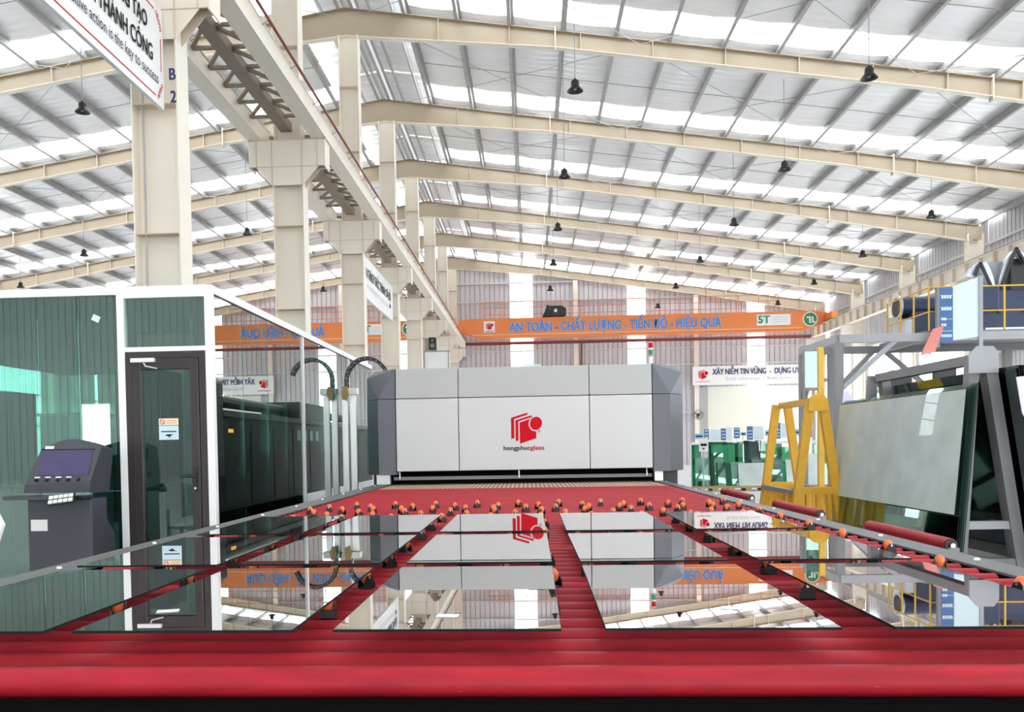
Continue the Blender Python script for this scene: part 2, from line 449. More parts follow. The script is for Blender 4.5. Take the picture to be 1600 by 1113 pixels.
# ---- walls
def wall_sheet_mesh(w, h0, h1, ribs):
    """one profiled sheet in local (u, depth, z); ribs stand proud towards the room (-depth)"""
    prof = []; n = ribs; p = w/n
    for i in range(n):
        a = i*p
        prof += [(a, 0.0), (a+p*0.80, 0.0), (a+p*0.83, 0.055), (a+p*0.96, 0.055), (a+p*0.99, 0.0)]
    prof.append((w, 0))
    vs = []; fs = []
    for u, d in prof: vs.append((u, d, 0.0))
    for u, d in prof: vs.append((u, d, h0+(h1-h0)*u/w))
    k = len(prof)
    for i in range(k-1): fs.append((i, i+1, k+i+1, k+i))
    mb = MB(); mb.v = vs; mb.f = fs; return mb
wb = thing('wall_back', 'grey ribbed metal rear wall with bright daylight strips', 'wall', kind='structure')
strips = [(-22.7, -21.5), (-15.5, -14.3), (-8.4, -7.2), (-1.15, 0.25), (5.99, 7.1), (13.19, 14.25)]
x = XL
edges = sorted([e for s in strips for e in s])
def top(x): return zr(x)+0.2
segs = []; cur = XL
for a, b in strips:
    segs.append((cur, a, False)); segs.append((a, b, True)); cur = b
segs.append((cur, XR, False))
for a, b, lit in segs:
    if lit:
        obj('daylight_strip', wall_sheet_mesh(b-a, top(a), top(b), 4).mesh('daylight_strip', 'daylight'), wb, (a, YB+0.2, 0)); continue
    n = max(1, round((b-a)/1.2)); w = (b-a)/n
    for i in range(n):
        xa = a+i*w
        if 10.75 < xa+w/2 < 17.0:      # roller shutter opening below
            o = obj('wall_sheet', wall_sheet_mesh(w, top(xa)-4.7, top(xa+w)-4.7, 4).mesh('wall_sheet', 'clad'), wb, (xa, YB+0.2, 4.7))
        else:
            o = obj('wall_sheet', wall_sheet_mesh(w, top(xa), top(xa+w), 4).mesh('wall_sheet', 'clad'), wb, (xa, YB+0.2, 0))
for z in (6.13, 7.14, 10.19, 11.32, 3.2):
    for a, b in ((XL, -18.2), (-18.2, -11.6), (-11.6, -4.9), (-4.4, 2.75), (2.95, 10.0), (10.2, 17.6)):
        lim = 22.0*(1-0)  # girts stop at the roof line
        if z < top((a+b)/2)-0.5 and not (z < 4.7 and a > 10):
            B(a, b, YB+0.05, YB+0.17, z-0.04, z+0.04).build('girt', 'girt', wb)
for xx in (-18.2, -11.6, 2.85, 10.1):
    B(xx-0.14, xx+0.14, YB-0.05, YB+0.03, 0, zr(xx)-0.5).build('wall_post', 'cream', wb)
B(10.2, 10.75, YB+0.02, YB+0.1, 0, 4.7).build('wall_post_cover', 'galv', wb)

wf = thing('wall_front', 'grey ribbed gable wall behind the photographer with a wide opening added for light', 'wall', kind='structure')
cur = XL
while cur < XR-0.1:
    w = min(1.2, XR-cur); z0 = 7.0 if -6.0 < cur+w/2 < 16.5 else 0.0  # wide unseen opening, added to light the surfaces facing the camera
    win = cur < -6 and (int((cur-XL)/1.2) % 5) == 1
    if win:
        obj('wall_sheet', wall_sheet_mesh(w, 1.2, 1.2, 4).mesh('wall_sheet', 'clad'), wf, (cur, YF-0.1, 0))
        obj('daylight_panel', wall_sheet_mesh(w, 2.2, 2.2, 4).mesh('daylight_panel', 'daylight'), wf, (cur, YF-0.1, 1.2))  # unseen window, added for bright patches mirrored in the office glass
        z0 = 3.4
    obj('wall_sheet', wall_sheet_mesh(w, top(cur)-z0, top(cur+w)-z0, 4).mesh('wall_sheet', 'clad'), wf, (cur, YF-0.1, z0))
    cur += w
def side_wall(name, xw, sgn, label, open_bays):
    w = thing(name, label, 'wall', kind='structure')
    h = zr(xw)+0.25
    me_s = wall_sheet_mesh(1.08, h, h, 4).mesh('wall_sheet', 'clad')
    me_u = wall_sheet_mesh(1.08, h-6.3, h-6.3, 4).mesh('wall_sheet', 'clad')
    me_l = wall_sheet_mesh(1.08, 1.0, 1.0, 4).mesh('wall_sheet', 'clad')
    me_d = wall_sheet_mesh(1.08, h, h, 4).mesh('daylight_strip', 'daylight')
    me_o = wall_sheet_mesh(1.08, 5.3, 5.3, 4).mesh('daylight_panel', 'daylight')
    me_n = wall_sheet_mesh(0.58, h, h, 2).mesh('wall_sheet', 'clad')
    rz = PI/2 if sgn < 0 else -PI/2
    def put(nm, me, y, z=0.0, ww=1.08):
        # local u runs along +Y; ribs face outwards
        obj(nm, me, w, (xw+sgn*0.1, y if sgn < 0 else y+ww, z), (0, 0, rz))
    for y in bays:
        opn = any(abs(y-o) < 0.1 for o in open_bays)
        put('wall_sheet', me_n, y+0.0, 0, 0.58)
        put('daylight_strip', me_d, y+0.58)
        for i in range(4):
            yy = y+1.66+1.08*i
            if opn:
                put('wall_sheet', me_u, yy, 6.3); put('wall_sheet', me_l, yy); put('daylight_panel', me_o, yy, 1.0)
            else: put('wall_sheet', me_s, yy)
    for z in (1.0, 2.9, 4.6, 6.3, 8.9):
        B(min(xw-sgn*0.02, xw+sgn*0.08), max(xw-sgn*0.02, xw+sgn*0.08), YF, YB, z-0.05, z+0.05).build('girt', 'girt', w)
    return w
side_wall('wall_right', XR, 1, 'grey ribbed right hand side wall with tall bright daylight strips', (40.8, 34.8, 46.8, 22.8, 16.8, 10.8, 4.8, -1.2, -7.2, -13.2))  # bays out of view are opened as well, added for low fill light
side_wall('wall_left', XL, -1, 'grey ribbed left hand side wall beyond the glass office', (-13.2, -1.2, 10.8, 16.8, 22.8, 34.8, 40.8))  # unseen open bays added to let in more low light

# ---- portal rafters
def rafter(k, y):
    lab = {2: 'beige roof rafter pair over the third centre column, highest in view'}.get(k)
    if lab is None:
        lab = ['beige roof rafter pair over the nearest centre column, above the frame', 'beige roof rafter pair over the second centre column, above the frame', '', 'beige roof rafter pair over the fourth centre column', 'beige roof rafter pair over the fifth centre column', 'beige roof rafter pair over the sixth centre column', 'beige roof rafter pair over the seventh centre column', 'beige roof rafter pair against the rear wall'][k]
    t = thing('roof_rafter', lab, 'rafter', 'cream roof rafters')
    for side in (-1, 1):
        def dp(s):
            if s < 5.5: return 0.74-(0.74-0.44)*s/5.5
            if s < 15: return 0.44
            return 0.44+0.20*(s-15)/7.2
        ss = [0, 2, 4, 5.5, 8, 11, 15, 18, 22.3]
        P = lambda s, d: (RX+side*s, RZ-SL*s-d)
        web = [P(s, 0.0) for s in ss]+[P(s, dp(s)) for s in ss[::-1]]
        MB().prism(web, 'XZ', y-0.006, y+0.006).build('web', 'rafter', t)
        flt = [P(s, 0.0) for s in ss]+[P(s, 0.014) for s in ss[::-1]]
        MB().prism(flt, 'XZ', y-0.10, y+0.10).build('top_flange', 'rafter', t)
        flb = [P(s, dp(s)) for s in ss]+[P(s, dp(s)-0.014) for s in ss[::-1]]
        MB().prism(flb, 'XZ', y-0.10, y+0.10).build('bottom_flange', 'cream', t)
        for i in range(1, 12):
            s = 0.6+1.86*i
            if s > 22: continue
            x = RX+side*s
            B(x-0.006, x+0.006, y-0.09, y+0.09, RZ-SL*s-dp(s)+0.01, RZ-SL*s-0.012).build('stiffener', 'cream_dark', t)
        for s in (5.52, 16.6):
            x = RX+side*s
            B(x-0.016, x+0.016, y-0.11, y+0.11, RZ-SL*s-dp(s)-0.09, RZ-SL*s+0.08).build('splice_plate', 'cream_dark', t)
    return t
for k, y in enumerate(FR): rafter(k, y)

# ---- centre columns with crane corbels
CX = -4.65
def hsec(cx, cy, w, d, tf, tw):
    a, b = w/2, d/2
    return [(cx-a, cy-b), (cx-a+tf, cy-b), (cx-a+tf, cy-tw/2), (cx+a-tf, cy-tw/2), (cx+a-tf, cy-b), (cx+a, cy-b),
            (cx+a, cy+b), (cx+a-tf, cy+b), (cx+a-tf, cy+tw/2), (cx-a+tf, cy+tw/2), (cx-a+tf, cy+b), (cx-a, cy+b)]
col_lab = ['cream steel column rising behind the glass office door, the nearest and widest',
           'cream steel crane column just right of the glass office, second of the row',
           'cream steel crane column left of the small white slogan banner, third of the row',
           'cream steel crane column right behind the small white slogan banner, fourth of the row',
           'cream steel crane column fifth of the centre row',
           'cream steel crane column carrying the black loudspeaker, sixth of the row',
           'cream steel crane column seventh of the centre row',
           'cream steel crane column standing at the rear wall, last of the row']
for k, y in enumerate(FR):
    t = thing('crane_column', col_lab[k], 'column', 'cream crane columns under the ridge')
    zt = zr(CX)-0.74
    MB().prism(hsec(CX, y, 0.60, 0.36, 0.02, 0.012), 'XY', 0, 7.38).build('lower_shaft', 'cream', t)
    MB().prism(hsec(CX, y, 0.52, 0.34, 0.018, 0.012), 'XY', 7.38, zt).build('upper_shaft', 'cream', t)
    B(CX-0.4, CX+0.4, y-0.28, y+0.28, 0.0, 0.03).build('base_plate', 'cream', t)
    corb = [(CX-0.74, 7.38), (CX-0.74, 6.86), (CX-0.62, 6.86), (CX-0.31, 6.50), (CX+0.31, 6.50), (CX+0.62, 6.86), (CX+0.74, 6.86), (CX+0.74, 7.38)]
    for dy in (-0.19,):
        MB().prism(corb, 'XZ', y+dy-0.012, y+dy).build('corbel_plate', 'cream', t)
    MB().prism(corb, 'XZ', y-0.005, y+0.012).build('corbel_web', 'cream_dark', t)
    B(CX-0.76, CX+0.76, y-0.21, y+0.17, 7.36, 7.38).build('corbel_top', 'cream_dark', t)
    for sx in (-1, 1):
        B(CX+sx*0.74-0.012, CX+sx*0.74+0.012, y-0.21, y+0.17, 6.84, 7.38).build('corbel_end', 'cream', t)
        B(CX+sx*0.60-0.006, CX+sx*0.60+0.006, y-0.222, y-0.20, 6.86, 7.36).build('stiffener', 'cream_dark', t)
        B(CX+sx*0.30-0.006, CX+sx*0.30+0.006, y-0.222, y-0.20, 6.50, 7.36).build('stiffener', 'cream_dark', t)
    B(CX-0.74, CX+0.74, y-0.216, y-0.20, 6.853, 6.865).build('stiffener', 'cream_dark', t)
    for z in (2.2, 4.1, 5.72, 9.2, 10.9):
        if z < 7.4: B(CX-0.28, CX+0.28, y-0.17, y-0.006, z-0.006, z+0.006).build('stiffener', 'cream_dark', t)
        else: B(CX-0.24, CX+0.24, y-0.16, y-0.006, z-0.006, z+0.006).build('stiffener', 'cream_dark', t)
    if k == 0:
        text('B', (CX+0.21, y-0.185, 6.0), 0.075, 0.14, 'navy_ink', t, 0.03)
        text('2', (CX+0.22, y-0.185, 5.72), 0.065, 0.14, 'navy_ink', t, 0.03)
        MB().tube((CX-0.17, y-0.12, 2.9), (CX-0.17, y-0.12, 6.4), 0.014, 8).build('conduit', 'galv', t)

# ---- crane girders of the centre row
def girder(name, gx, label, side):
    t = thing(name, label, 'girder')
    w, d, z0 = 0.30, 0.34, 7.38
    a = w/2; q = a-0.03          # web plate near the right hand edge of the flanges
    poly = [(gx-a, z0), (gx+a, z0), (gx+a, z0+0.02), (gx+q+0.014, z0+0.02), (gx+q+0.014, z0+d-0.02), (gx+a, z0+d-0.02), (gx+a, z0+d), (gx-a, z0+d), (gx-a, z0+d-0.02), (gx+q, z0+d-0.02), (gx+q, z0+0.02), (gx-a, z0+0.02)]
    MB().prism(poly, 'XZ', YF, YB-0.4).build('beam', 'cream', t)
    B(gx-0.03, gx+0.03, YF, YB-0.4, z0+d, z0+d+0.09).build('crane_rail', 'grey_light', t)
    me = B(-0.14, 0.118, -0.006, 0.006, z0+0.02, z0+d-0.02).mesh('stiffener', 'cream_dark')
    me2 = B(-0.15, 0.15, -0.03, 0.03, z0+d, z0+d+0.035).mesh('rail_clip', 'cream_dark')
    y = 7.0
    while y < YB-1:
        obj('stiffener', me, t, (gx, y, 0)); 
        y += 1.5
    y = 7.4
    while y < 40:
        obj('rail_clip', me2, t, (gx, y, 0)); y += 0.75
    return t
girder('crane_girder', -4.02, 'cream crane girder on the right of the centre columns, carrying the red pipe', 1)
girder('crane_girder', -5.28, 'cream crane girder on the left of the centre columns, seen from below', -1)
pipe = thing('conductor_pipe', 'long thin dark red pipe running above the right crane girder', 'pipe')
MB().tube((-3.78, 4, 7.73), (-3.78, YB-1, 7.73), 0.024, 8).build('pipe', 'redpipe', pipe)
me = MB().tube((-3.90, 0, 7.66), (-3.78, 0, 7.73), 0.010, 6).mesh('hanger', 'grey_light')
y = 8.2
while y < 46: obj('hanger', me, pipe, (0, y, 0)); y += 1.5
for k in range(6):
    y = FR[k]
    t = thing('surge_truss', f'brown steel lattice between the twin crane girders, {ORD[k]} bay from the office', 'truss', 'lattices between the crane girders')
    B(CX-0.11, CX+0.11, y+0.2, y+5.8, 7.52, 7.68).build('middle_beam', 'brown', t)
    for sx in (-1, 1):
        a = CX+sx*0.11; b = CX+sx*0.52
        mb1 = MB().beam((a, 0, 7.62), (b, 0, 7.62), 0.06, 0.05).mesh('lattice_bar', 'brown')
        mb2 = MB().beam((a, 0.02, 7.60), (b, 0.66, 7.60), 0.05, 0.05).mesh('lattice_bar', 'brown')
        for i in range(8):
            obj('lattice_bar', mb1, t, (0, y+0.35+0.7*i, 0))
            if i < 7: obj('lattice_bar', mb2, t, (0, y+0.37+0.7*i, 0))

# ---- right hand columns and runway
for k in range(3, 8):
    y = FR[k]; xx = XR-0.45
    t = thing('wall_column', ['', '', '', 'cream wall column just outside the upper right corner', 'cream wall column at the right behind the navy machine, widest in view',
              'cream wall column second from the right wall front', 'cream wall column third along the right wall', 'cream wall column in the far right corner of the hall'][k], 'column', 'cream columns along the right wall')
    MB().prism(hsec(xx, y, 0.6, 0.34, 0.02, 0.012), 'XY', 0, zr(xx)-0.35).build('shaft', 'cream', t)
    B(xx-0.85, xx-0.3, y-0.16, y+0.16, 7.0, 7.46).build('bracket', 'cream', t)
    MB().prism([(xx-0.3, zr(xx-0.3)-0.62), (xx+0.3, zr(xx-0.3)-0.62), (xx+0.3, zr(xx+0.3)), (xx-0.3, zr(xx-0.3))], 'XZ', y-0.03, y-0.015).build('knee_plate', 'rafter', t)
rg = thing('runway_girder', 'cream crane runway beam on brackets along the right wall', 'girder')
gx = XR-1.05
poly = [(gx-0.15, 7.47), (gx+0.15, 7.47), (gx+0.15, 7.49), (gx+0.007, 7.49), (gx+0.007, 8.04), (gx+0.15, 8.04), (gx+0.15, 8.06), (gx-0.15, 8.06), (gx-0.15, 8.04), (gx-0.007, 8.04), (gx-0.007, 7.49), (gx-0.15, 7.49)]
MB().prism(poly, 'XZ', YF, YB-0.6).build('beam', 'cream', rg)
B(gx-0.03, gx+0.03, YF, YB-0.6, 8.06, 8.14).build('crane_rail', 'grey_steel', rg)
me = B(-0.14, 0.14, -0.012, 0.012, 7.49, 8.04).mesh('stiffener', 'cream_dark')
for i in range(30): obj('stiffener', me, rg, (gx, 23+i*1.0, 0))

for k in range(-5, 8):
    y = FR[0]+6*k; xx = XL+0.45
    if y < YF+1: continue
    t = thing('wall_column', 'cream wall column along the left wall, mostly hidden by the glass office', 'column', 'cream columns along the left wall')
    MB().prism(hsec(xx, y, 0.6, 0.34, 0.02, 0.012), 'XY', 0, zr(xx)-0.35).build('shaft', 'cream', t)
    B(xx+0.3, xx+0.85, y-0.16, y+0.16, 7.0, 7.46).build('bracket', 'cream', t)
rl = thing('runway_girder', 'cream crane runway beam along the left wall, mirrored in the office glass', 'girder')
MB().prism([(u-(XR-1.05)+(XL+1.05), v) for u, v in poly], 'XZ', YF, YB-0.6).build('beam', 'cream', rl)
B(XL+1.02, XL+1.08, YF, YB-0.6, 8.06, 8.14).build('crane_rail', 'grey_steel', rl)

# ---- overhead cranes
def crane(x0, x1, y, label, shift, full):
    t = thing('bridge_crane', label, 'crane', 'orange overhead cranes')
    z0, z1 = 7.66, 8.76
    g = [(x0, z0+0.38), (x0+1.2, z0), (x1-1.4, z0), (x1, z0+0.42), (x1, z1-0.12), (x1-0.9, z1), (x0+0.6, z1), (x0, z1-0.1)]
    MB().prism(g, 'XZ', y, y+0.5).build('main_girder', 'orange', t)
    B(x0+1.2, x1-1.4, y-0.05, y+0.55, z0-0.05, z0).build('bottom_flange', 'orange', t)
    B(x0+0.8, x1-1.4, y-0.012, y, z0+0.13, z0+0.16).build('white_line', 'sticker_cream', t)
    for xe, zt in ((x0+0.05, 7.83 if full else 8.15), (x1-0.05, 8.15 if full else 7.83)):
        B(xe-0.16, xe+0.16, y-1.2, y+1.7, zt, zt+0.38).build('end_truck', 'orange', t)
    for zz in (0.35, 0.75, 1.1):
        MB().tube((x0+1.4, y+0.9, z1+zz), (x1-2.5, y+0.9, z1+zz), 0.018, 6).build('handrail', 'orange_line', t)
    n = 16
    for i in range(n):
        xx = x0+1.4+(x1-x0-3.9)*i/(n-1)
        MB().tube((xx, y+0.9, z1-0.3), (xx, y+0.9, z1+1.1), 0.018, 6).build('rail_post', 'orange_line', t)
    B(x0+1.4, x1-2.5, y+0.5, y+0.95, z1-0.34, z1-0.3).build('walkway', 'orange', t)
    slogan = 'AN TOÀN - CHẤT LƯỢNG - TIẾN ĐỘ - HIỆU QUẢ'
    text(slogan, (-1.12+shift, y-0.012, 7.97), 12.1, 0.50, 'sticker_blue', t, 0.055, name='letter_outline')
    text(slogan, (-1.12+shift, y-0.03, 7.97), 12.1, 0.50, 'blue_letter', t, 0.03)
    p = B(13.0+shift, 14.9+shift, y-0.02, y, 7.98, 8.60).build('rating_plate', 'white', t)
    text('5T', (13.08+shift, y-0.05, 8.10), 0.66, 0.42, 'green_ink', p, 0.02)
    for i in range(3): B(13.9+shift, 14.75+shift, y-0.024, y-0.02, 8.16+0.13*i, 8.18+0.13*i).build('plate_line', 'grey_ink', p)
    d = MB().prism(ell(16.0+shift, 8.28, 0.42, 0.42, 0, 0, 2*PI*31/32, 31), 'XZ', y-0.02, y).build('round_badge', 'white', t)
    MB().prism(ell(16.0+shift, 8.28, 0.36, 0.36, 0, 0, 2*PI*31/32, 31), 'XZ', y-0.035, y-0.021).build('badge_disc', 'green_ink', d)
    for q in ([(15.78, 8.42), (16.02, 8.42), (16.02, 8.05), (15.93, 8.05), (15.93, 8.34), (15.78, 8.34)], [(16.08, 8.42), (16.17, 8.42), (16.17, 8.14), (16.30, 8.14), (16.30, 8.06), (16.08, 8.06)]):
        MB().prism([(a+shift, b) for a, b in q], 'XZ', y-0.045, y-0.036).build('badge_mark', 'white', d)
    if full:
        b = B(-2.62, -1.98, y-0.02, y, 7.95, 8.60).build('emblem_board', 'white', t)
        logo(t, (-2.49, y-0.022, 8.10), 0.42)
        text('hongphucglass', (-2.56, y-0.03, 8.0), 0.52, 0.06, 'ink', b, 0.02)
    h = obj('hoist_trolley', None, t)
    hx = 1.55 if full else -19
    MB().prism([(hx-0.75, z1+0.05), (hx-0.6, z1+0.35), (hx-0.35, z1+0.62), (hx+0.35, z1+0.62), (hx+0.6, z1+0.45), (hx+0.6, z1+0.05)], 'XZ', y-0.2, y+0.8).build('hoist_body', 'black', h)
    MB().tube((hx, y-0.24, z1+0.34), (hx, y-0.2, z1+0.34), 0.10, 16).build('drum_cap', 'white', h)
    B(hx+0.5, hx+0.56, y, y+0.1, z1, z1+0.95).build('hoist_post', 'sticker_cream', h)
    return t
crane(-4.1, 18.0-1.0, 50.0, 'orange overhead crane spanning the right aisle, slogan in blue letters', 0.0, True)
crane(-26.6, -5.2, 50.0, 'orange overhead crane in the left aisle, half hidden by the centre columns', -23.0, False)

# ---- things on the rear wall
o = MB().tube((-4.2, YB-0.15, 7.62), (16.9, YB-0.15, 7.62), 0.10, 10).build('fire_pipe', 'redpipe')
tag(o, 'dark red pipe running along the rear wall below the orange crane', 'pipe')
o = MB().tube((3.18, YB-0.12, 0.0), (3.18, YB-0.12, 7.6), 0.05, 8).build('down_pipe', 'redpipe')
tag(o, 'thin dark red vertical pipe beside a rear wall post above the grey machine', 'pipe')
bn = thing('slogan_banner', 'long white banner with red emblem hung above the roller shutter', 'banner')
B(9.8, 17.3, YB-0.42, YB-0.38, 4.8, 5.92).build('board', 'white', bn)
logo(bn, (10.15, YB-0.425, 5.15), 0.56)
text('hongphucglass', (9.98, YB-0.44, 4.98), 0.85, 0.075, 'red_ink', bn, 0.01)
text('XÂY NIỀM TIN VỮNG  -  DỰNG UY TÍN', (10.98, YB-0.44, 5.42), 5.75, 0.33, 'navy_ink', bn, 0.025)
text('Build solid trust  -  Build golden prestige', (11.75, YB-0.44, 5.06), 5.1, 0.2, 'grey_ink', bn, 0.0)
sh = thing('door_1', 'ivory roller shutter door closed under the white banner', 'door', kind='structure')
for i in range(40):
    B(10.78, 16.95, YB+0.10, YB+0.135, 0.02+0.117*i, 0.02+0.117*i+0.107).build('shutter_slat', 'ivory', sh)
B(10.7, 17.0, YB+0.14, YB+0.17, 0, 4.72).build('shutter_backing', 'ivory', sh)
fan = thing('wall_fan', 'round black wire wall fan on a rear post under the white banner', 'fan')
fx, fy, fz = 10.1, YB-0.5, 3.02
for rr in (0.30, 0.22, 0.13):
    MB().path([(fx+rr*math.cos(a*PI/12), fy, fz+rr*math.sin(a*PI/12)) for a in range(25)], 0.012, 5).build('cage_ring', 'black', fan)
MB().tube((fx, fy-0.04, fz), (fx, fy+0.2, fz), 0.085, 12).build('motor', 'black', fan)
for i in range(3):
    a = 2*PI*i/3+0.5
    MB().prism([(fx+0.05*math.cos(a), fz+0.05*math.sin(a)), (fx+0.26*math.cos(a-0.3), fz+0.26*math.sin(a-0.3)), (fx+0.27*math.cos(a+0.3), fz+0.27*math.sin(a+0.3))], 'XZ', fy-0.005, fy+0.005).build('blade', 'grey_steel', fan)
MB().beam((fx, fy+0.15, fz), (fx, YB-0.02, fz-0.15), 0.05, 0.05).build('arm', 'black', fan)

# ---- slogan boards on the centre columns
SB = thing('slogan_board', 'large white slogan board with red border at upper left, big black letters', 'sign')
bx = CX+0.15
B(bx-0.05, bx, 4.9, 10.58, 5.61, 6.83).build('panel', 'white', SB)
def side_text(body, y_end, width, z, cap, m, parent, bold):
    return text(body, (bx+0.012, y_end-width, z), width, cap, m, parent, bold, PI/2)
side_text('HÀNH ĐỘNG SÁNG TẠO', 10.12, 2.12, 6.41, 0.18, 'ink', SB, 0.012)
side_text('LÀ CHÌA KHÓA CỦA THÀNH CÔNG', 10.25, 3.15, 6.08, 0.185, 'ink', SB, 0.012)
side_text('Positive action is the key to success', 10.40, 2.15, 5.86, 0.125, 'ink', SB, -0.008)
for z in (5.70, 6.745):
    B(bx, bx+0.006, 5.0, 10.33, z-0.006, z+0.006).build('border_line', 'red_ink', SB)
B(bx, bx+0.006, 10.50, 10.506, 6.05, 6.45).build('border_line', 'red_ink', SB)
for zc, sg in ((5.68, 1), (6.76, -1)):
    for i in range(5):
        pts = []
        for j in range(9):
            a = j/8*PI*1.6
            pts.append((bx+0.006, 10.41+0.03*i*0.6+0.022*math.cos(a+i)+0.005*i, zc+sg*(0.03+0.045*i*0.9+0.022*math.sin(a+i))))
        MB().path(pts, 0.004, 4).build('corner_scroll', 'red_ink', SB)
S2 = thing('slogan_board', 'small white slogan board between the third and fourth centre columns', 'sign')
bx = CX+0.14
B(bx-0.05, bx, 22.95, 28.45, 5.55, 6.68).build('panel', 'white', S2)
side_text('BIẾN THÁCH THỨC THÀNH CƠ HỘI', 27.9, 4.5, 6.12, 0.26, 'ink', S2, 0.012)
side_text('Turn challenge into opportunity', 27.5, 3.9, 5.84, 0.16, 'grey_ink', S2, 0.0)
B(bx, bx+0.006, 27.75, 27.95, 5.90, 6.02).build('corner_mark', 'ink', S2)
ls = thing('loudspeaker', 'black box loudspeaker on the sixth centre column', 'loudspeaker')
B(-4.72, -4.38, 40.25, 40.55, 5.95, 6.5).build('cabinet', 'black', ls)
MB().tube((-4.55, 40.24, 6.12), (-4.55, 40.25, 6.12), 0.11, 14).build('woofer', 'grey_steel', ls)
MB().tube((-4.55, 40.24, 6.36), (-4.55, 40.25, 6.36), 0.06, 14).build('tweeter', 'grey_steel', ls)
ww = thing('window_panel', 'white framed panel on a centre column, just above the grey hood', 'panel')
B(-4.95, -3.85, 40.56, 40.58, 5.05, 5.85).build('pane', 'white', ww)
for a in (-5.0, -3.85): B(a, a+0.05, 40.54, 40.62, 4.9, 5.9).build('frame_post', 'grey_light', ww)
for z in (4.9, 5.85): B(-5.0, -3.80, 40.54, 40.62, z, z+0.06).build('frame_rail', 'grey_light', ww)

# ---- pendant lamps
prof = [(0.0, 0.40), (0.035, 0.40), (0.04, 0.36), (0.10, 0.345), (0.135, 0.30), (0.135, 0.16), (0.16, 0.13)]
me_h = MB().lathe(prof, n=20).mesh('housing', 'lamp', True)
me_r = MB().lathe([(0.15, 0.14), (0.17, 0.12), (0.25, 0.02), (0.26, 0.0), (0.245, 0.005), (0.15, 0.115), (0.0, 0.125)], n=20).mesh('reflector', 'lamp', True)
me_b = MB().lathe([(0.0, 0.04), (0.05, 0.045), (0.06, 0.08), (0.04, 0.11), (0.0, 0.118)], n=12).mesh('bulb', 'lamp_in', True)
rows = [(1.08, 18.9, 6, 'left row over the right aisle', 9.02), (7.2, 18.6, 6, 'middle row over the right aisle', 8.92), (13.6, 23.9, 5, 'row nearest the right wall', 8.8),
        (-10.65, 20.3, 5, 'row just left of the centre columns', 9.55), (-17.2, 32.6, 3, 'second row left of the centre columns', 9.0), (-23.3, 38.4, 2, 'row farthest left', 9.0)]
for x, y0, n, nm, z in rows:
    for i in range(n):
        y = y0+6*i
        t = thing('pendant_lamp', f'dark bell pendant lamp, {ORD[i]} of the {nm}', 'lamp', 'bell pendant lamps', loc=(x, y, z))
        K = 0.68
        [setattr(obj(nn, mm, t), 'scale', (K, K, K)) for nn, mm in (('housing', me_h), ('reflector', me_r), ('bulb', me_b))]
        MB().tube((0, 0, 0.26), (0, 0, zr(x)+0.255-z), 0.009, 6).build('cord', 'grey_light', t)

# ================================================================== TEMPERING LINE
TZ = 0.95            # plane on which the panes lie
ZT = 0.892; RR = 0.0345; PITCH = 0.12
XA, XBn = -1.712, 1.475
conv = thing('roller_conveyor', 'long steel conveyor table of red rubber rollers in the foreground', 'conveyor')
me_r = MB().tube((XA, 0, 0), (XBn, 0, 0), RR, 28).mesh('roller', 'roller', True)
me_p = MB().tube((XA, 0, 0), (XBn, 0, 0), RR*0.96, 20).mesh('roller', 'rope', True)
me_s = MB().tube((XA-0.06, 0, 0), (XBn+0.03, 0, 0), 0.012, 8).mesh('shaft', 'rail', True)
me_k = MB().tube((1.345, 0, 0), (1.353, 0, 0), RR+0.0015, 20).mesh('drive_band', 'black', True)
y = 1.775; NR = 0
while y < 10.55:
    xb = 1.572-0.096*(y-1.5)/9.0; kx = (xb-XA)/(XBn-XA)          # the right rail closes in slightly towards the furnace
    r = obj('roller', me_r if y < 9.35 else me_p, conv, (XA*(1-kx), y, ZT-RR)); r.scale = (kx, 1, 1)
    obj('shaft', me_s, r); obj('drive_band', me_k, r)
    y += PITCH
def rail_prism(x0n, x1n, x0f, x1f, z0, z1, y0, y1, m, name):
    return MB().add([(x0n, y0, z0), (x1n, y0, z0), (x0f, y1, z0), (x1f, y1, z0), (x0n, y0, z1), (x1n, y0, z1), (x0f, y1, z1), (x1f, y1, z1)],
             [(0, 2, 3, 1), (4, 5, 7, 6), (0, 1, 5, 4), (2, 6, 7, 3), (0, 4, 6, 2), (1, 3, 7, 5)]).build(name, m, conv)
bevel(rail_prism(-1.92, -1.751, -1.92, -1.72, 0.888, 0.90, 1.5, 10.55, 'rail', 'rail_cap'), 0.003)
bevel(rail_prism(1.58, 1.707, 1.482, 1.597, 0.888, 0.90, 1.5, 10.55, 'rail', 'rail_cap'), 0.003)
rail_prism(-1.91, -1.756, -1.91, -1.725, 0.62, 0.888, 1.5, 10.6, 'pan', 'side_beam')
rail_prism(1.585, 1.70, 1.487, 1.59, 0.62, 0.888, 1.5, 10.6, 'pan', 'side_beam')
B(-1.85, 1.6, 1.70, 10.6, 0.60, 0.64).build('gap_dark_sheet', 'pan', conv)  # added dark sheet, makes the gaps between the rollers look shaded
B(-1.90, 1.68, 1.66, 1.70, 0.30, 0.845).build('front_skirt', 'pan', conv)
for yy in (2.0, 4.8, 7.6, 10.2):
    for xx in (-1.82, 1.57): B(xx-0.05, xx+0.05, yy-0.05, yy+0.05, 0, 0.62).build('leg', 'pan', conv)
me = MB().lathe([(0, 0.008), (0.009, 0.008), (0.012, 0.0)], n=8).mesh('rail_bolt', 'bolt')
for i in range(10):
    obj('rail_bolt', me, conv, (-1.85, 2.4+0.85*i, 0.90)); obj('rail_bolt', me, conv, (1.645-0.009*i, 2.4+0.85*i, 0.90))

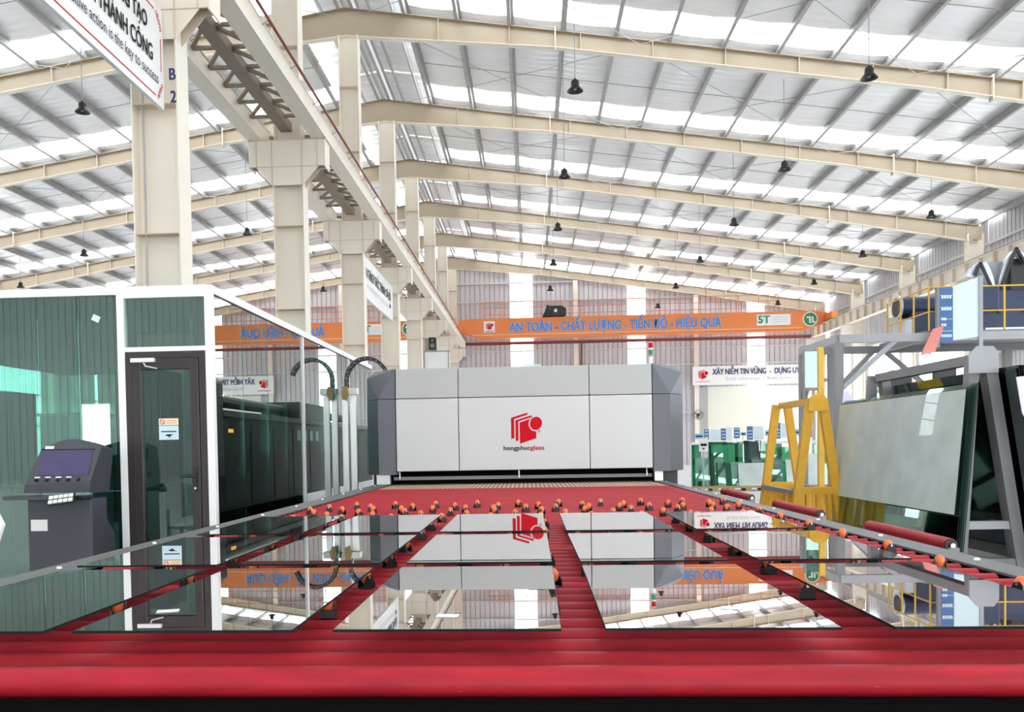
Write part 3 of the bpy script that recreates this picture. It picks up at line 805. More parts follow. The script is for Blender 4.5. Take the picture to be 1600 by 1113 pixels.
# swivel casters standing between the rollers
me_body = MB()
me_body.lathe([(0, -0.085), (0.030, -0.085), (0.030, -0.062), (0.022, -0.055), (0, -0.055)], n=12)
for sx in (-1, 1):
    me_body.prism([(-0.028, -0.060), (0.030, -0.060), (0.020, -0.026), (0.008, -0.015), (-0.010, -0.017), (-0.024, -0.034)], 'YZ', sx*0.024-0.003, sx*0.024+0.003)
me_body.box(-0.025, 0.025, 0.020, 0.032, -0.060, -0.038)
me_body = me_body.mesh('caster', 'black')
prof = [(0.0001, -0.0238)]+[(0.0238*math.cos(a), 0.0238*math.sin(a)) for a in [(-80+20*i)*PI/180 for i in range(9)]]+[(0.0001, 0.0238)]
me_wh = MB().lathe(prof, (0, 0, 0), 14).mesh('wheel', 'ball', True)
me_ax = MB().tube((-0.029, 0, 0), (0.029, 0, 0), 0.006, 8).mesh('axle', 'bolt', True)
nc = 0
yrow = 2.05; r = 0
rows_c = [2.05+0.24*i for i in range(19)]     # first row lies fully under the panes
for r, yy in enumerate(rows_c):
    # each row sits in the gap between two rollers
    gap = round((yy-1.835)/PITCH)*PITCH+1.835
    if r == 16: xs = [-1.54+0.214*i for i in range(14)]+[1.40]
    elif r % 2 == 0: xs = [-1.32+0.305*i for i in range(9)]+[1.415]
    else: xs = [-1.46+0.303*i for i in range(10)]
    if r == 0: continue
    for x in xs:
        c = obj('caster', me_body, conv, (x+random.uniform(-.012, .012), gap, TZ-0.0015), (0, 0, random.uniform(0, 2*PI))); c.scale = (0.76, 0.76, 1.0)
        obj('wheel', me_wh, c, (0, 0.0, -0.0240)); obj('axle', me_ax, c, (0, 0, -0.022))
        nc += 1

# the fifteen mirror-like panes
PXs = [(-1.585, -1.09), (-1.018, -0.525), (-0.432, 0.062), (0.160, 0.652), (0.757, 1.252)]
PYs = [(1.838, 2.80), (2.905, 3.825), (3.965, 4.965)]
rowname = ['front row', 'middle row', 'back row']
colname = ['leftmost', 'second from the left', 'centre', 'second from the right', 'rightmost']
for j, (y0, y1) in enumerate(PYs):
    for i, (x0, x1) in enumerate(PXs):
        dx = random.uniform(-.004, .004)
        t = thing('glass_sheet', f'mirror bright glass pane on the red rollers, {colname[i]} of the {rowname[j]}', 'glass pane', 'glass panes lying on the roller table', loc=((x0+x1)/2+dx, (y0+y1)/2, TZ), rotz=random.uniform(-.006, .006))
        w, l = (x1-x0)/2, (y1-y0)/2
        B(-w, w, -l, l, 0.0002, 0.006).build('sheet', 'pane_mirror', t)
        e = 0.0012
        for a in ((-w-e, w+e, -l-e, -l, 0, 0.006), (-w-e, w+e, l, l+e, 0, 0.006), (-w-e, -w, -l, l, 0, 0.006), (w, w+e, -l, l, 0, 0.006)):
            B(*a).build('polished_edge', 'pane_edge', t)
for (x, y, a, nm) in ((-0.90, 2.06, 0.3, 'second pane of the front row'), (-0.20, 1.98, -0.1, 'centre pane of the front row'), (0.47, 2.05, -0.35, 'fourth pane of the front row')):
    o = B(-0.026, 0.026, -0.018, 0.018, 0, 0.0006).build('paper_tag', 'paper')
    o.location = (x, y, TZ+0.0066); o.rotation_euler = (0, 0, a)
    tag(o, f'small white paper tag on the {nm}', 'paper', 'paper tags on the panes')

# ---- furnace with its hood
HY = 10.3
fu = thing('tempering_furnace', 'large glass tempering furnace with light grey hood and slate corners', 'machine')
hx0, hx1 = -1.625, 1.45
xs = [hx0, -0.865, 0.705, hx1]
for i in range(3):
    a, b = xs[i]+0.004, xs[i+1]-0.004
    bevel(B(a, b, HY, HY+0.5, 1.06, 1.933).build('lower_panel', 'hood', fu), 0.006)
    up_ = MB().add([(a, HY, 1.941), (b, HY, 1.941), (b, HY+0.5, 1.941), (a, HY+0.5, 1.941), (a, HY+0.03, 2.30), (b, HY+0.03, 2.30), (b, HY+0.5, 2.30), (a, HY+0.5, 2.30)],
                   [(3, 2, 1, 0), (4, 5, 6, 7), (0, 1, 5, 4), (1, 2, 6, 5), (2, 3, 7, 6), (3, 0, 4, 7)])
    bevel(up_.build('upper_panel', 'hood_upper', fu), 0.006)
for sgn, xi, xc, xo, nm in ((-1, hx0, -1.84, -2.03, 'left'), (1, hx1, 1.66, 1.86, 'right')):
    yb = HY+0.32
    # lower pillar: front face + canted outer face
    low = [(xi+sgn*0.006, HY), (xc, HY), (xo, yb), (xo, HY+0.7), (xi+sgn*0.006, HY+0.7)]
    MB().prism(low, 'XY', 1.02, 1.933).build('corner_pillar', 'hood_dark', fu)
    v = [(xi+sgn*.006, HY, 1.94), (xc, HY, 1.94), (xo, yb, 1.94), (xo, HY+.7, 1.94), (xi+sgn*.006, HY+.7, 1.94),
         (xi+sgn*.006, HY+0.035, 2.305), (xo+sgn*0.0, yb+0.02, 2.215), (xo-sgn*0.08, yb+0.14, 2.305), (xo-sgn*.08, HY+.7, 2.305), (xi+sgn*.006, HY+.7, 2.305), (xo, HY+.7, 2.215)]
    f = [(0, 1, 5), (1, 2, 6), (1, 6, 5), (5, 6, 7), (2, 3, 10, 6), (6, 10, 8, 7), (5, 7, 8, 9), (3, 4, 9, 8, 10), (0, 5, 9, 4), (0, 4, 3, 2, 1)]
    MB().add(v, f).build('corner_cap', 'hood_dark', fu)
B(-2.0, 1.82, HY+0.5, 22.0, 0.55, 1.80).build('furnace_body', 'furnace', fu)
for i in range(10):
    B(-2.012, -2.0, HY+0.75+1.1*i, HY+1.8+1.1*i, 0.6, 1.7).build('side_door', 'furnace', fu)
for i in range(4):
    B(-2.016, -2.0125, 14.6+0.42*i, 14.8+0.42*i, 1.50, 1.68).build('side_label', 'sign_pale', fu)
B(-2.05, 1.86, HY+0.7, 22.0, 1.80, 1.88).build('top_deck', 'grey_steel', fu)
MB().tube((-1.6, 11.5, 2.05), (-1.6, 20, 2.05), 0.09, 10).build('air_duct', 'black', fu)
B(-1.9, -1.2, 15.2, 17.4, 1.88, 2.2).build('blower', 'black', fu)
B(-2.05, 1.86, HY+0.5, HY+4.5, 0.05, 0.55).build('base_frame', 'pan', fu)
B(-1.88, 1.60, HY+0.28, HY+0.5, 0.90, 1.06).build('slot_shade', 'pan', fu)  # solid near-black block, shade of the entry opening painted in
B(-1.70, 1.47, HY+0.235, HY+0.27, 0.945, 0.985).build('entry_bar', 'grey_light', fu)
for a, b in ((-1.90, -1.735), (1.49, 1.59)): B(a, b, HY+0.16, HY+0.28, 0.90, 1.06).build('entry_post', 'alu', fu)
for x in (-1.62, -0.15, 1.40):
    MB().tube((x, HY+0.2, 0.96), (x, HY+0.2, 1.06), 0.012, 8).build('guide_pin', 'bolt', fu)
logo(fu, (-0.232, HY-0.001, 1.372), 0.37)
text('hongphuc', (-0.325, HY-0.004, 1.297), 0.315, 0.052, 'ink', fu, 0.02)
text('glass', (-0.006, HY-0.004, 1.297), 0.165, 0.052, 'red_ink', fu, 0.02)
text('®', (0.083, HY-0.004, 1.50), 0.036, 0.036, 'red_ink', fu, 0.0)
o = B(-0.06, 0.14, HY+0.2, HY+0.36, 2.305, 2.34).build('glass_offcut', 'green_glass'); tag(o, 'small green glass offcut lying on top of the grey hood', 'glass')
sig = thing('signal_tower', 'slim red and green signal tower light above the right hood corner', 'signal light', loc=(1.50, 10.75, 2.305))
for z0, z1, m in ((0.0, 0.12, 'white'), (0.125, 0.145, 'grey_light'), (0.15, 0.20, 'green_ink'), (0.205, 0.225, 'white'), (0.23, 0.29, 'red_ink'), (0.292, 0.30, 'white')):
    MB().tube((0, 0, z0), (0, 0, z1), 0.026, 14).build({'green_ink': 'green_lens', 'red_ink': 'red_lens'}.get(m, 'collar'), m, sig, True)

# ---- energy chain and its posts
ch = thing('cable_chain', 'arched black cable chain left of the grey hood', 'cable chain')
pts = []
for i in range(21):
    t = i/20
    a = PI*(1.0-t*0.92)
    pts.append((-2.56+0.31*math.cos(a)-0.03*(1-t), 13.5+0.0*t, 2.44+0.33*math.sin(a)))
pts = [(-2.90, 13.5, 2.22), (-2.90, 13.5, 2.33)]+pts
link = MB()
for s in (-1, 1):
    link.box(-0.036, 0.036, s*0.05-0.008, s*0.05+0.008, -0.028, 0.028)
link.box(-0.010, 0.010, -0.05, 0.05, -0.028, -0.018)
link.box(-0.010, 0.010, -0.05, 0.05, 0.018, 0.028)
link = link.mesh('chain_link', 'black')
pin = MB().tube((0, -0.064, 0), (0, -0.058, 0), 0.008, 8).mesh('link_pin', 'paper')
for k in range(len(pts)-1):
    a, b = Vector(pts[k]), Vector(pts[k+1]); d = b-a
    l = obj('chain_link', link, ch, (a+b)/2, (0, -math.atan2(d.z, d.x), 0)); l.scale = (d.length/0.066, 1, 1)
    if k % 2 == 0: obj('link_pin', pin, l)
cp = thing('chain_post', 'pair of pale aluminium posts carrying the cable chain', 'post')
for x in (-2.93, -2.80): B(x-0.045, x+0.045, 13.46, 13.54, 0, 2.20).build('post', 'alu', cp)
B(-3.0+0.02, -2.72, 13.38, 13.55, 2.20, 2.30).build('bracket', 'white', cp)
MB().prism([(-2.94, 2.12), (-2.88, 2.10), (-2.84, 2.2), (-2.86, 2.32), (-2.93, 2.32), (-2.95, 2.22)], 'XZ', 13.32, 13.38).build('clamp', 'wood', cp)

# ================================================================== GLASS OFFICE (left)
OY, OX, OT = 8.0, -3.02, 2.92
of = thing('glass_office', 'green glazed control room with white frame left of the conveyor', 'office')
B(-9.0, OX+0.03, OY-0.03, OY+0.03, OT-0.075, OT).build('top_rail', 'white_frame', of)
B(OX-0.03, OX+0.03, OY+0.03, 16.2, OT-0.075, OT).build('top_rail', 'white_frame', of)
for x in (-3.87, OX): B(x-0.035, x+0.035, OY-0.035, OY+0.035, 0, OT-0.075).build('post', 'white_frame', of)
B(-3.835, OX-0.035, OY-0.03, OY+0.03, 2.30, 2.345).build('transom', 'white_frame', of)
B(-3.835, OX-0.035, OY-0.03, OY+0.03, OT-0.11, OT-0.075).build('transom', 'white_frame', of)
B(-3.83, OX-0.04, OY-0.004, OY+0.004, 2.345, OT-0.11).build('transom_pane', 'office_glass', of)
gx = [-9.0, -7.4, -6.3, -5.3, -4.71, -4.31, -3.905]
for a, b in zip(gx[:-1], gx[1:]):
    B(a+0.004, b-0.004, OY-0.005, OY+0.005, 0.02, OT-0.075).build('front_pane', 'office_glass', of)
for y in (9.6, 11.28, 14.16): 
    if y > 10: B(OX-0.025, OX+0.025, y-0.025, y+0.025, 0, OT-0.075).build('mullion', 'white_frame', of)
gy = [OY+0.04, 8.9, 9.75, 10.5, 11.25]
gy2 = [11.31, 12.3, 13.2, 14.13]
gy3 = [14.19, 15.2, 16.2]
for g in (gy, gy2, gy3):
    for a, b in zip(g[:-1], g[1:]):
        B(OX-0.005, OX+0.005, a+0.004, b-0.004, 0.02, OT-0.075).build('side_pane', 'office_side_glass', of)
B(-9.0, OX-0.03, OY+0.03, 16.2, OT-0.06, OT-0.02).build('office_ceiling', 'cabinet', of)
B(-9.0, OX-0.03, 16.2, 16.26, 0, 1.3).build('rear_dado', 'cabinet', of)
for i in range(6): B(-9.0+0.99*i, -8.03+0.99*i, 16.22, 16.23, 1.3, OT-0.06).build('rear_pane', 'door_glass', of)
B(-9.0, -8.95, OY, 16.2, 0, 1.0).build('end_dado', 'cabinet', of)
for i in range(8): B(-8.98, -8.97, OY+0.02+1.02*i, OY+1.02+1.02*i, 1.0, OT-0.06).build('end_pane', 'door_glass', of)
dr = thing('door_2', 'dark brown framed glass door of the control room with lever handle', 'door', kind='structure')
dx0, dx1 = -3.83, -3.06
B(dx0, dx0+0.06, OY-0.035, OY+0.035, 0, 2.30).build('jamb', 'door', dr)
B(dx1-0.06, dx1, OY-0.035, OY+0.035, 0, 2.30).build('jamb', 'door', dr)
B(dx0+0.06, dx1-0.06, OY-0.035, OY+0.035, 2.24, 2.30).build('head', 'door', dr)
lf = obj('leaf', None, dr)
for a, b in ((dx0+0.066, dx0+0.15), (dx1-0.15, dx1-0.066)): bevel(B(a, b, OY-0.045, OY+0.03, 0.02, 2.235).build('stile', 'door', lf), 0.006)
for a, b in ((0.02, 0.25), (2.13, 2.235)): bevel(B(dx0+0.15, dx1-0.15, OY-0.045, OY+0.03, a, b).build('rail', 'door', lf), 0.006)
B(dx0+0.15, dx1-0.15, OY-0.012, OY-0.004, 0.25, 2.13).build('pane', 'door_glass', dr)
B(dx1-0.125, dx1-0.095, OY-0.058, OY-0.045, 0.96, 1.20).build('handle_plate', 'black', dr)
MB().path([(dx1-0.11, OY-0.055, 1.11), (dx1-0.11, OY-0.10, 1.11), (dx1-0.125, OY-0.105, 1.11), (dx1-0.24, OY-0.105, 1.115)], 0.011, 8).build('handle', 'black', dr)
MB().tube((dx1-0.11, OY-0.07, 1.0), (dx1-0.11, OY-0.055, 1.0), 0.012, 10).build('lock_cylinder', 'bolt', dr)
bevel(B(dx0+0.07, dx0+0.30, OY-0.09, OY-0.045, 2.195, 2.235).build('closer_body', 'white', dr), 0.006)
MB().path([(dx0+0.19, OY-0.07, 2.195), (dx0+0.21, OY-0.07, 2.16), (dx0+0.32, OY-0.07, 2.135)], 0.008, 6).build('closer_arm', 'alu', dr)
s1 = B(-3.53, -3.34, OY-0.016, OY-0.0125, 1.60, 1.665).build('notice', 'sticker_cream', dr)
MB().prism(ell(-3.495, 1.632, 0.024, 0.024, 0, 0, 2*PI*23/24, 23), 'XZ', OY-0.019, OY-0.0165).build('warning_ring', 'red_ink', s1)
MB().prism(ell(-3.495, 1.632, 0.018, 0.018, 0, 0, 2*PI*23/24, 23), 'XZ', OY-0.021, OY-0.0195).build('warning_disc', 'white', s1)
MB().beam((-3.507, OY-0.023, 1.645), (-3.483, OY-0.023, 1.619), 0.003, 0.005).build('warning_bar', 'red_ink', s1)
for i in range(2): B(-3.455, -3.36, OY-0.018, OY-0.0165, 1.618+0.022*i, 1.624+0.022*i).build('notice_line', 'orange', s1)
s2 = B(-3.53, -3.34, OY-0.016, OY-0.0125, 1.462, 1.595).build('notice', 'sticker_blue', dr)
B(-3.51, -3.36, OY-0.018, OY-0.0165, 1.535, 1.545).build('notice_line', 'ink', s2)
MB().prism([(-3.47, 1.50), (-3.45, 1.515), (-3.40, 1.512), (-3.38, 1.52), (-3.42, 1.495), (-3.43, 1.48), (-3.44, 1.495)], 'XZ', OY-0.018, OY-0.0165).build('notice_mark', 'ink', s2)
# stickers on the front glass
for x, z, r, w in ((-4.12, 2.63, -0.45, 0.075),):
    o = B(-w/2, w/2, -0.001, 0.001, -0.03, 0.03).build('glass_label', 'paper', of, ); o.location = (x, OY-0.008, z); o.rotation_euler = (0, 0.45, 0)
B(OX+0.006, OX+0.008, 8.42, 8.56, 1.53, 1.565).build('yellow_label', 'yellow_rail', of)
# inside the office
for i in range(3):
    t = thing('control_cabinet', ['dark green control cabinet just left of the door behind the glass', 'dark green control cabinet behind the door glass', 'dark green control cabinet behind the transom at the side glass'][i], 'cabinet', 'dark cabinets inside the office')
    x0 = (-4.30, -3.78, -6.6)[i]; yy = (8.7, 9.6, 9.3)[i]; h = (2.2, 2.0, 2.05)[i]; w = (0.5, 0.55, 0.8)[i]
    B(x0, x0+w, yy, yy+0.5, 0.0, h).build('body', 'cabinet', t)
    B(x0+0.02, x0+w-0.02, yy-0.02, yy, 0.05, h-0.05).build('cabinet_door', 'cabinet', t)
    MB().tube((x0+w*0.7, yy-0.03, 1.12), (x0+w*0.7, yy-0.02, 1.12), 0.035, 12).build('lock', 'black', t)
t = thing('white_cabinet', 'pale metal cabinet seen through the front glass behind the console', 'cabinet')
B(-5.12, -4.82, 8.7, 9.2, 0.0, 1.74).build('door_leaf', 'pale_cabinet', t)
B(-4.815, -4.60, 8.7, 9.2, 0.0, 1.74).build('side_leaf', 'white', t)
B(-5.14, -4.58, 8.68, 9.22, 1.74, 1.77).build('top', 'white', t)
t = thing('air_conditioner', 'white louvred air conditioner seen through the top of the door', 'air conditioner')
B(-3.62, -3.18, 9.2, 9.45, 1.95, 2.25).build('casing', 'pale_cabinet', t)
for i in range(5): B(-3.60, -3.20, 9.16, 9.2, 1.98+0.05*i, 2.005+0.05*i).build('louvre', 'white', t)
t = thing('white_pipe', 'thin white upright pipe seen through the door glass', 'pipe')
MB().tube((-3.56, 8.9, 0), (-3.56, 8.9, 2.8), 0.014, 8).build('tube', 'white', t)
B(-3.575, -3.545, 8.87, 8.9, 0.4, 0.9).build('clip', 'alu', t)

# ---- control console in front of the office
k = thing('control_console', 'slate grey control console with tilted violet screen', 'console', loc=(-4.12, 7.3, 0))
body = [(-0.03, 0.0), (0.42, 0.0), (0.42, 0.62), (0.30, 0.72), (0.30, 0.95), (0.02, 0.95), (0.02, 0.0)]
bevel(MB().prism([(0.0, 0.0), (0.42, 0.0), (0.42, 0.60), (0.28, 0.74), (0.28, 0.95), (0.0, 0.95)], 'YZ', -0.31, 0.27).build('pedestal', 'kiosk', k), 0.01)
head = MB()
n = 12
front = []; back = []
# tilted face: bottom wide edge at z 1.0, arched top at z 1.47
out = [(-0.325, 1.005), (0.265, 1.005), (0.275, 1.10), (0.315, 1.40)]
for i in range(n+1):
    a = i/n
    out.append((0.315-a*0.545, 1.40+0.075*math.sin(PI*a)))
out += [(-0.315, 1.08)]
ysurf = lambda z: 0.0 if z < 1.09 else (z-1.09)*0.45
N = len(out)
vs = [(x, ysurf(z)-0.02, z) for x, z in out]+[(x, 0.33, max(0.99, z-0.02)) for x, z in out]
fs = [tuple(range(N)), tuple(range(2*N-1, N-1, -1))]+[(i, (i+1) % N, N+(i+1) % N, N+i) for i in range(N)]
MB().add(vs, fs).build('head', 'kiosk', k)
def on_face(x0, x1, z0, z1, lift, m, name):
    P = lambda x, z, l: (x, ysurf(z)-0.02-l, z+l*0.4)
    return MB().add([P(x0, z0, 0.001), P(x1, z0, 0.001), P(x1, z1, 0.001), P(x0, z1, 0.001), P(x0, z0, lift), P(x1, z0, lift), P(x1, z1, lift), P(x0, z1, lift)],
             [(0, 1, 2, 3), (4, 5, 6, 7), (0, 1, 5, 4), (1, 2, 6, 5), (2, 3, 7, 6), (3, 0, 4, 7)]).build(name, m, k)
on_face(-0.215, 0.245, 1.155, 1.375, 0.004, 'screen', 'screen')
on_face(-0.235, 0.265, 1.38, 1.386, 0.006, 'black', 'screen_lip')
on_face(-0.20, -0.12, 1.39, 1.415, 0.003, 'paper', 'label_sticker')
for i in range(5):
    x = -0.235+0.095*i
    on_face(x, x+0.05, 1.135, 1.145, 0.004, 'bolt' if i < 4 else 'kiosk', 'button_label')
    MB().tube((x+0.025, 0.0, 1.118), (x+0.02, -0.035, 1.114), 0.011, 8).build('knob', 'black', k)
B(-0.405, 0.02, -0.20, 0.0, 0.955, 0.985).build('tray', 'kiosk', k)
B(0.02, 0.28, -0.16, 0.0, 0.960, 0.980).build('tray_arm', 'black', k)
B(-0.28, -0.13, -0.004, 0.0, 0.67, 0.77).build('rating_label', 'paper', k)
kb = obj('keyboard', None, k, (0.13, -0.225, 0.955), (0.95, -0.12, 0.10))
B(-0.11, 0.11, -0.05, 0.05, 0, 0.016).build('key_base', 'black', kb)
for i in range(5):
    for j in range(2): B(-0.10+0.042*i, -0.066+0.042*i, -0.04+0.045*j, -0.008+0.045*j, 0.016, 0.026).build('key', 'paper', kb)
t = thing('visitor_chair', 'white plastic chair back edge at the far left beside the console', 'chair', loc=(-4.055, 6.0, 0.0))
bevel(MB().prism([(-0.10, 0.56), (0.16, 0.62), (0.24, 0.84), (0.18, 0.96), (-0.10, 0.98)], 'XZ', -0.02, 0.02).build('backrest', 'white', t), 0.008)
B(-0.30, 0.12, -0.42, 0.0, 0.42, 0.46).build('seat', 'white', t)
for a in (-0.27, 0.09):
    for b in (-0.39, -0.02): B(a-0.02, a+0.02, b-0.02, b+0.02, 0, 0.42 if b < -0.1 else 0.66).build('leg', 'white', t)

# ================================================================== RIGHT SIDE
# guide rollers along the right edge
for i, (a, b) in enumerate(((2.35, 3.45), (4.28, 5.27), (6.15, 7.25), (8.05, 9.2))):
    t = thing('side_roller', ['red side roller entering the frame at lower right', 'longest red side roller right of the conveyor, in front of the leaning panes', 'red side roller right of the conveyor in front of the yellow rack', 'small far red side roller near the hood, right of the conveyor'][i], 'roller', 'red rollers beside the conveyor')
    MB().tube((2.03, a, 0.83), (2.03, b, 0.83), 0.034, 20).build('tube', 'roller', t, True)
    MB().tube((2.03, a-0.012, 0.83), (2.03, a, 0.83), 0.030, 20).build('end_cap', 'black', t, True)
    MB().tube((2.03, a-0.03, 0.83), (2.03, b+0.03, 0.83), 0.012, 8).build('shaft', 'bolt', t, True)
    for yy in (a-0.02, b+0.02): B(2.005, 2.055, yy-0.02, yy+0.02, 0, 0.82).build('leg', 'grey_steel', t)

# yellow A-frame rack
YR = thing('a_frame_rack', 'yellow steel A-frame glass rack right of the conveyor', 'rack', loc=(3.98, 12.2, 0), rotz=0.0)
for yy in (0.0, 1.65):
    for sx in (-1, 1):
        MB().beam((sx*0.33, yy, 0.10), (sx*0.085, yy, 1.92), 0.115, 0.09, (0, 1, 0)).build('leg', 'yellow', YR)
    cap = [(-0.13, 1.76), (0.13, 1.76), (0.13, 1.92)]+[(0.13*math.cos(a), 1.90+0.09*math.sin(a)) for a in [PI*i/8 for i in range(9)]]+[(-0.13, 1.92)]
    if yy == 0: MB().prism(cap, 'XZ', yy-0.075, yy-0.058).build('apex_plate', 'yellow', YR)
    B(-0.29, 0.29, yy-0.05, yy+0.05, 0.60, 0.70).build('cross_bar', 'yellow', YR)
B(-0.06, 0.06, 0.06, 1.62, 1.86, 1.95).build('top_bar', 'yellow', YR)
for sx in (-1, 1):
    B(sx*0.30-0.04, sx*0.30+0.04, 0.06, 1.62, 0.60, 0.66).build('side_rail', 'grey_steel', YR)
    B(sx*0.36-0.06, sx*0.36+0.06, -0.2, 1.85, 0.0, 0.10).build('base_rail', 'yellow', YR)
    for i in range(5):
        MB().beam((sx*0.36, 0.25+0.29*i, 0.10), (sx*0.30, 0.25+0.29*i, 0.60), 0.07, 0.05, (0, 1, 0)).build('stake', 'yellow', YR)
for i in range(3): MB().beam((-0.16+0.16*i, -0.03, 0.10), (-0.14+0.14*i, -0.03, 0.60), 0.05, 0.07, (0, 1, 0)).build('stake', 'yellow', YR)
t = thing('framed_panel', 'tall yellow pole with a narrow glass panel above the yellow rack', 'panel')
B(5.26, 5.36, 16.0, 16.1, 0, 3.05).build('pole', 'yellow_rail', t)
B(5.02, 5.25, 16.02, 16.05, 2.32, 2.98).build('pane', 'mid_glass', t)
B(4.99, 5.02, 16.0, 16.07, 0, 3.0).build('side_post', 'grey_steel', t)
B(5.02, 5.26, 16.0, 16.07, 2.27, 2.32).build('sill', 'brown', t)

# grey A-frame with leaning panes
GR = thing('a_frame_rack', 'grey steel A-frame rack holding the big leaning panes at right', 'rack', loc=(4.55, 9.0, 0))
for yy in (0.0, 2.55):
    MB().beam((-0.20, yy, 0.03), (-0.055, yy, 2.18), 0.10, 0.12, (0, 1, 0)).build('leg', 'grey_steel', GR)
    MB().beam((0.40, yy, 0.03), (0.075, yy, 2.18), 0.11, 0.15, (0, 1, 0)).build('leg', 'grey_steel', GR)
    if yy == 0: MB().prism([(-0.14, 2.0), (0.15, 2.0), (0.15, 2.20), (0.10, 2.27), (-0.06, 2.27), (-0.14, 2.18)], 'XZ', yy-0.10, yy-0.078).build('apex_plate', 'grey_light', GR)
    B(-0.18, 0.34, yy-0.05, yy+0.05, 0.42, 0.50).build('cross_bar', 'grey_light', GR)
    B(-0.50, 0.55, yy-0.06, yy+0.06, 0.0, 0.12).build('foot', 'grey_steel', GR)
B(-0.06, 0.06, 0.08, 2.47, 2.10, 2.20).build('top_bar', 'grey_steel', GR)
B(-0.46, -0.24, -0.2, 3.4, 0.12, 0.20).build('side_rail', 'grey_steel', GR)
B(0.42, 0.54, -0.2, 2.7, 0.12, 0.20).build('side_rail', 'grey_steel', GR)
def leaning(sx, x_bot, x_top, y0, y1, z0, z1, m, label, group):
    th = 0.008
    ax = lambda z: x_bot+(x_top-x_bot)*z/2.0
    vs = [(ax(z)+d*sx, y, z) for d in (0, th) for z in (z0, z1) for y in (y0, y1)]
    o = MB().add(vs, [(0, 1, 3, 2), (4, 6, 7, 5), (0, 4, 5, 1), (2, 3, 7, 6), (0, 2, 6, 4), (1, 5, 7, 3)]).build('glass_sheet', m)
    o.data.materials.append(M['pane_edge'])
    for pi in (2, 3, 4, 5): o.data.polygons[pi].material_index = 1
    return tag(o, label, 'glass sheet', group)
NTH = ['innermost', 'second', 'third', 'fourth', 'fifth']
for i in range(5):
    leaning(-1, 4.285-0.014*i, 4.465-0.014*i, 8.80+0.008*i, 12.42, 0.205, 1.90-0.012*i, 'clear_glass', f'pale green pane leaning left on the grey rack, {NTH[i]} of its stack', 'big panes leaning on the grey rack')
leaning(-1, 4.195, 4.385, 8.86, 12.38, 0.58, 1.84, 'rack_glass', 'outermost dusty pale pane of the left stack, its lower edge raised', 'big panes leaning on the grey rack')
for i in range(4):
    leaning(1, 5.045+0.02*i, 4.74+0.02*i, 8.62, 11.6, 0.205, 2.05, 'dark_glass', f'dark teal pane leaning right on the grey rack, {NTH[i]} of its stack', 'dark panes leaning on the grey rack')
t = thing('price_label', 'small white label board behind the top of the big pale pane', 'sign')
B(5.55, 5.95, 12.6, 12.62, 1.96, 2.09).build('board', 'white', t)
B(5.73, 5.77, 12.62, 12.64, 0.0, 2.0).build('stake', 'grey_light', t)
text('GIA ĐC', (5.62, 12.59, 1.99), 0.27, 0.075, 'navy_ink', t, 0.02)
# clear film hung over the panes
def film(name, label, pts, th=0.012):
    n = len(pts)
    o = MB().add([p for p in pts]+[(x, y+th, z) for x, y, z in pts], [tuple(range(n)), tuple(range(2*n-1, n-1, -1))]+[(i, (i+1) % n, n+(i+1) % n, n+i) for i in range(n)]).build(name, 'film')
    return tag(o, label, 'plastic film')
film('plastic_film', 'lavender plastic film hanging beside the grey rack apex at the right edge', [(4.68, 8.55, 1.93), (4.89, 8.55, 1.95), (4.85, 8.54, 1.70), (4.77, 8.53, 1.50), (4.73, 8.54, 1.58)])
film('plastic_film', 'lavender plastic film rising behind the big pale pane', [(4.75, 13.4, 1.75), (4.78, 13.4, 2.08), (4.83, 13.4, 2.12), (4.92, 13.4, 1.98), (4.98, 13.4, 1.92), (5.0, 13.4, 1.75)])
DR = thing('glass_stack', 'dark glass crate of upright panes at the right edge of the picture', 'glass stack', loc=(5.30, 8.2, 0))
for i in range(4): B(0.1+0.06*i, 0.112+0.06*i, 0, 2.6, 0.12, 1.95).build('pane', 'dark_glass', DR)
B(0.05, 0.40, -0.05, 2.65, 0.0, 0.12).build('base', 'grey_steel', DR)
B(0.05, 0.40, 2.66, 2.72, 0.0, 2.0).build('back_post', 'grey_steel', DR)

# mezzanine platform with the navy machine
MZ = thing('steel_platform', 'grey steel mezzanine platform with diagonal braces behind the racks', 'platform')
X0, X1, Y0, Y1, Z0 = 6.32, 12.5, 18.0, 20.3, 3.50
for yy in (Y0, Y1):
    B(X0, X1, yy-0.07, yy+0.07, Z0-0.16, Z0).build('edge_beam', 'grey_light' if yy == Y0 else 'grey_steel', MZ)
B(X0-0.07, X0+0.07, Y0, Y1+0.1, Z0-0.16, Z0).build('edge_beam', 'grey_light', MZ)
B(8.0, 8.14, Y0, Y1, Z0-0.16, Z0).build('edge_beam', 'grey_steel', MZ)
B(8.05, X1, Y0+0.05, Y1, Z0, Z0+0.05).build('deck', 'grey_steel', MZ)
for xx, yy in ((X0, Y0), (X0, Y1), (6.97, Y1), (10.9, Y0), (10.9, Y1)):
    B(xx-0.08, xx+0.08, yy-0.08, yy+0.08, 0, Z0-0.16).build('post', 'grey_steel', MZ)
MB().beam((6.38, Y0, 2.40), (7.48, Y0, 3.38), 0.09, 0.09, (0, 1, 0)).build('brace', 'grey_light', MZ)
MB().beam((X0, Y1-0.1, 2.3), (X0, Y1-1.2, 3.36), 0.07, 0.07).build('brace', 'grey_steel', MZ)
MB().beam((7.05, Y1, 2.5), (7.9, Y1, 3.36), 0.09, 0.09, (0, 1, 0)).build('brace', 'grey_steel', MZ)
MB().beam((8.2, Y1, 3.36), (9.4, Y1, 2.3), 0.09, 0.09, (0, 1, 0)).build('brace', 'grey_steel', MZ)
MB().beam((6.4, Y1, 2.75), (7.0, Y1, 2.75), 0.08, 0.08).build('tie_bar', 'grey_light', MZ)
HR = thing('guard_rail', 'thin yellow guard rail on the platform around the navy machine', 'railing')
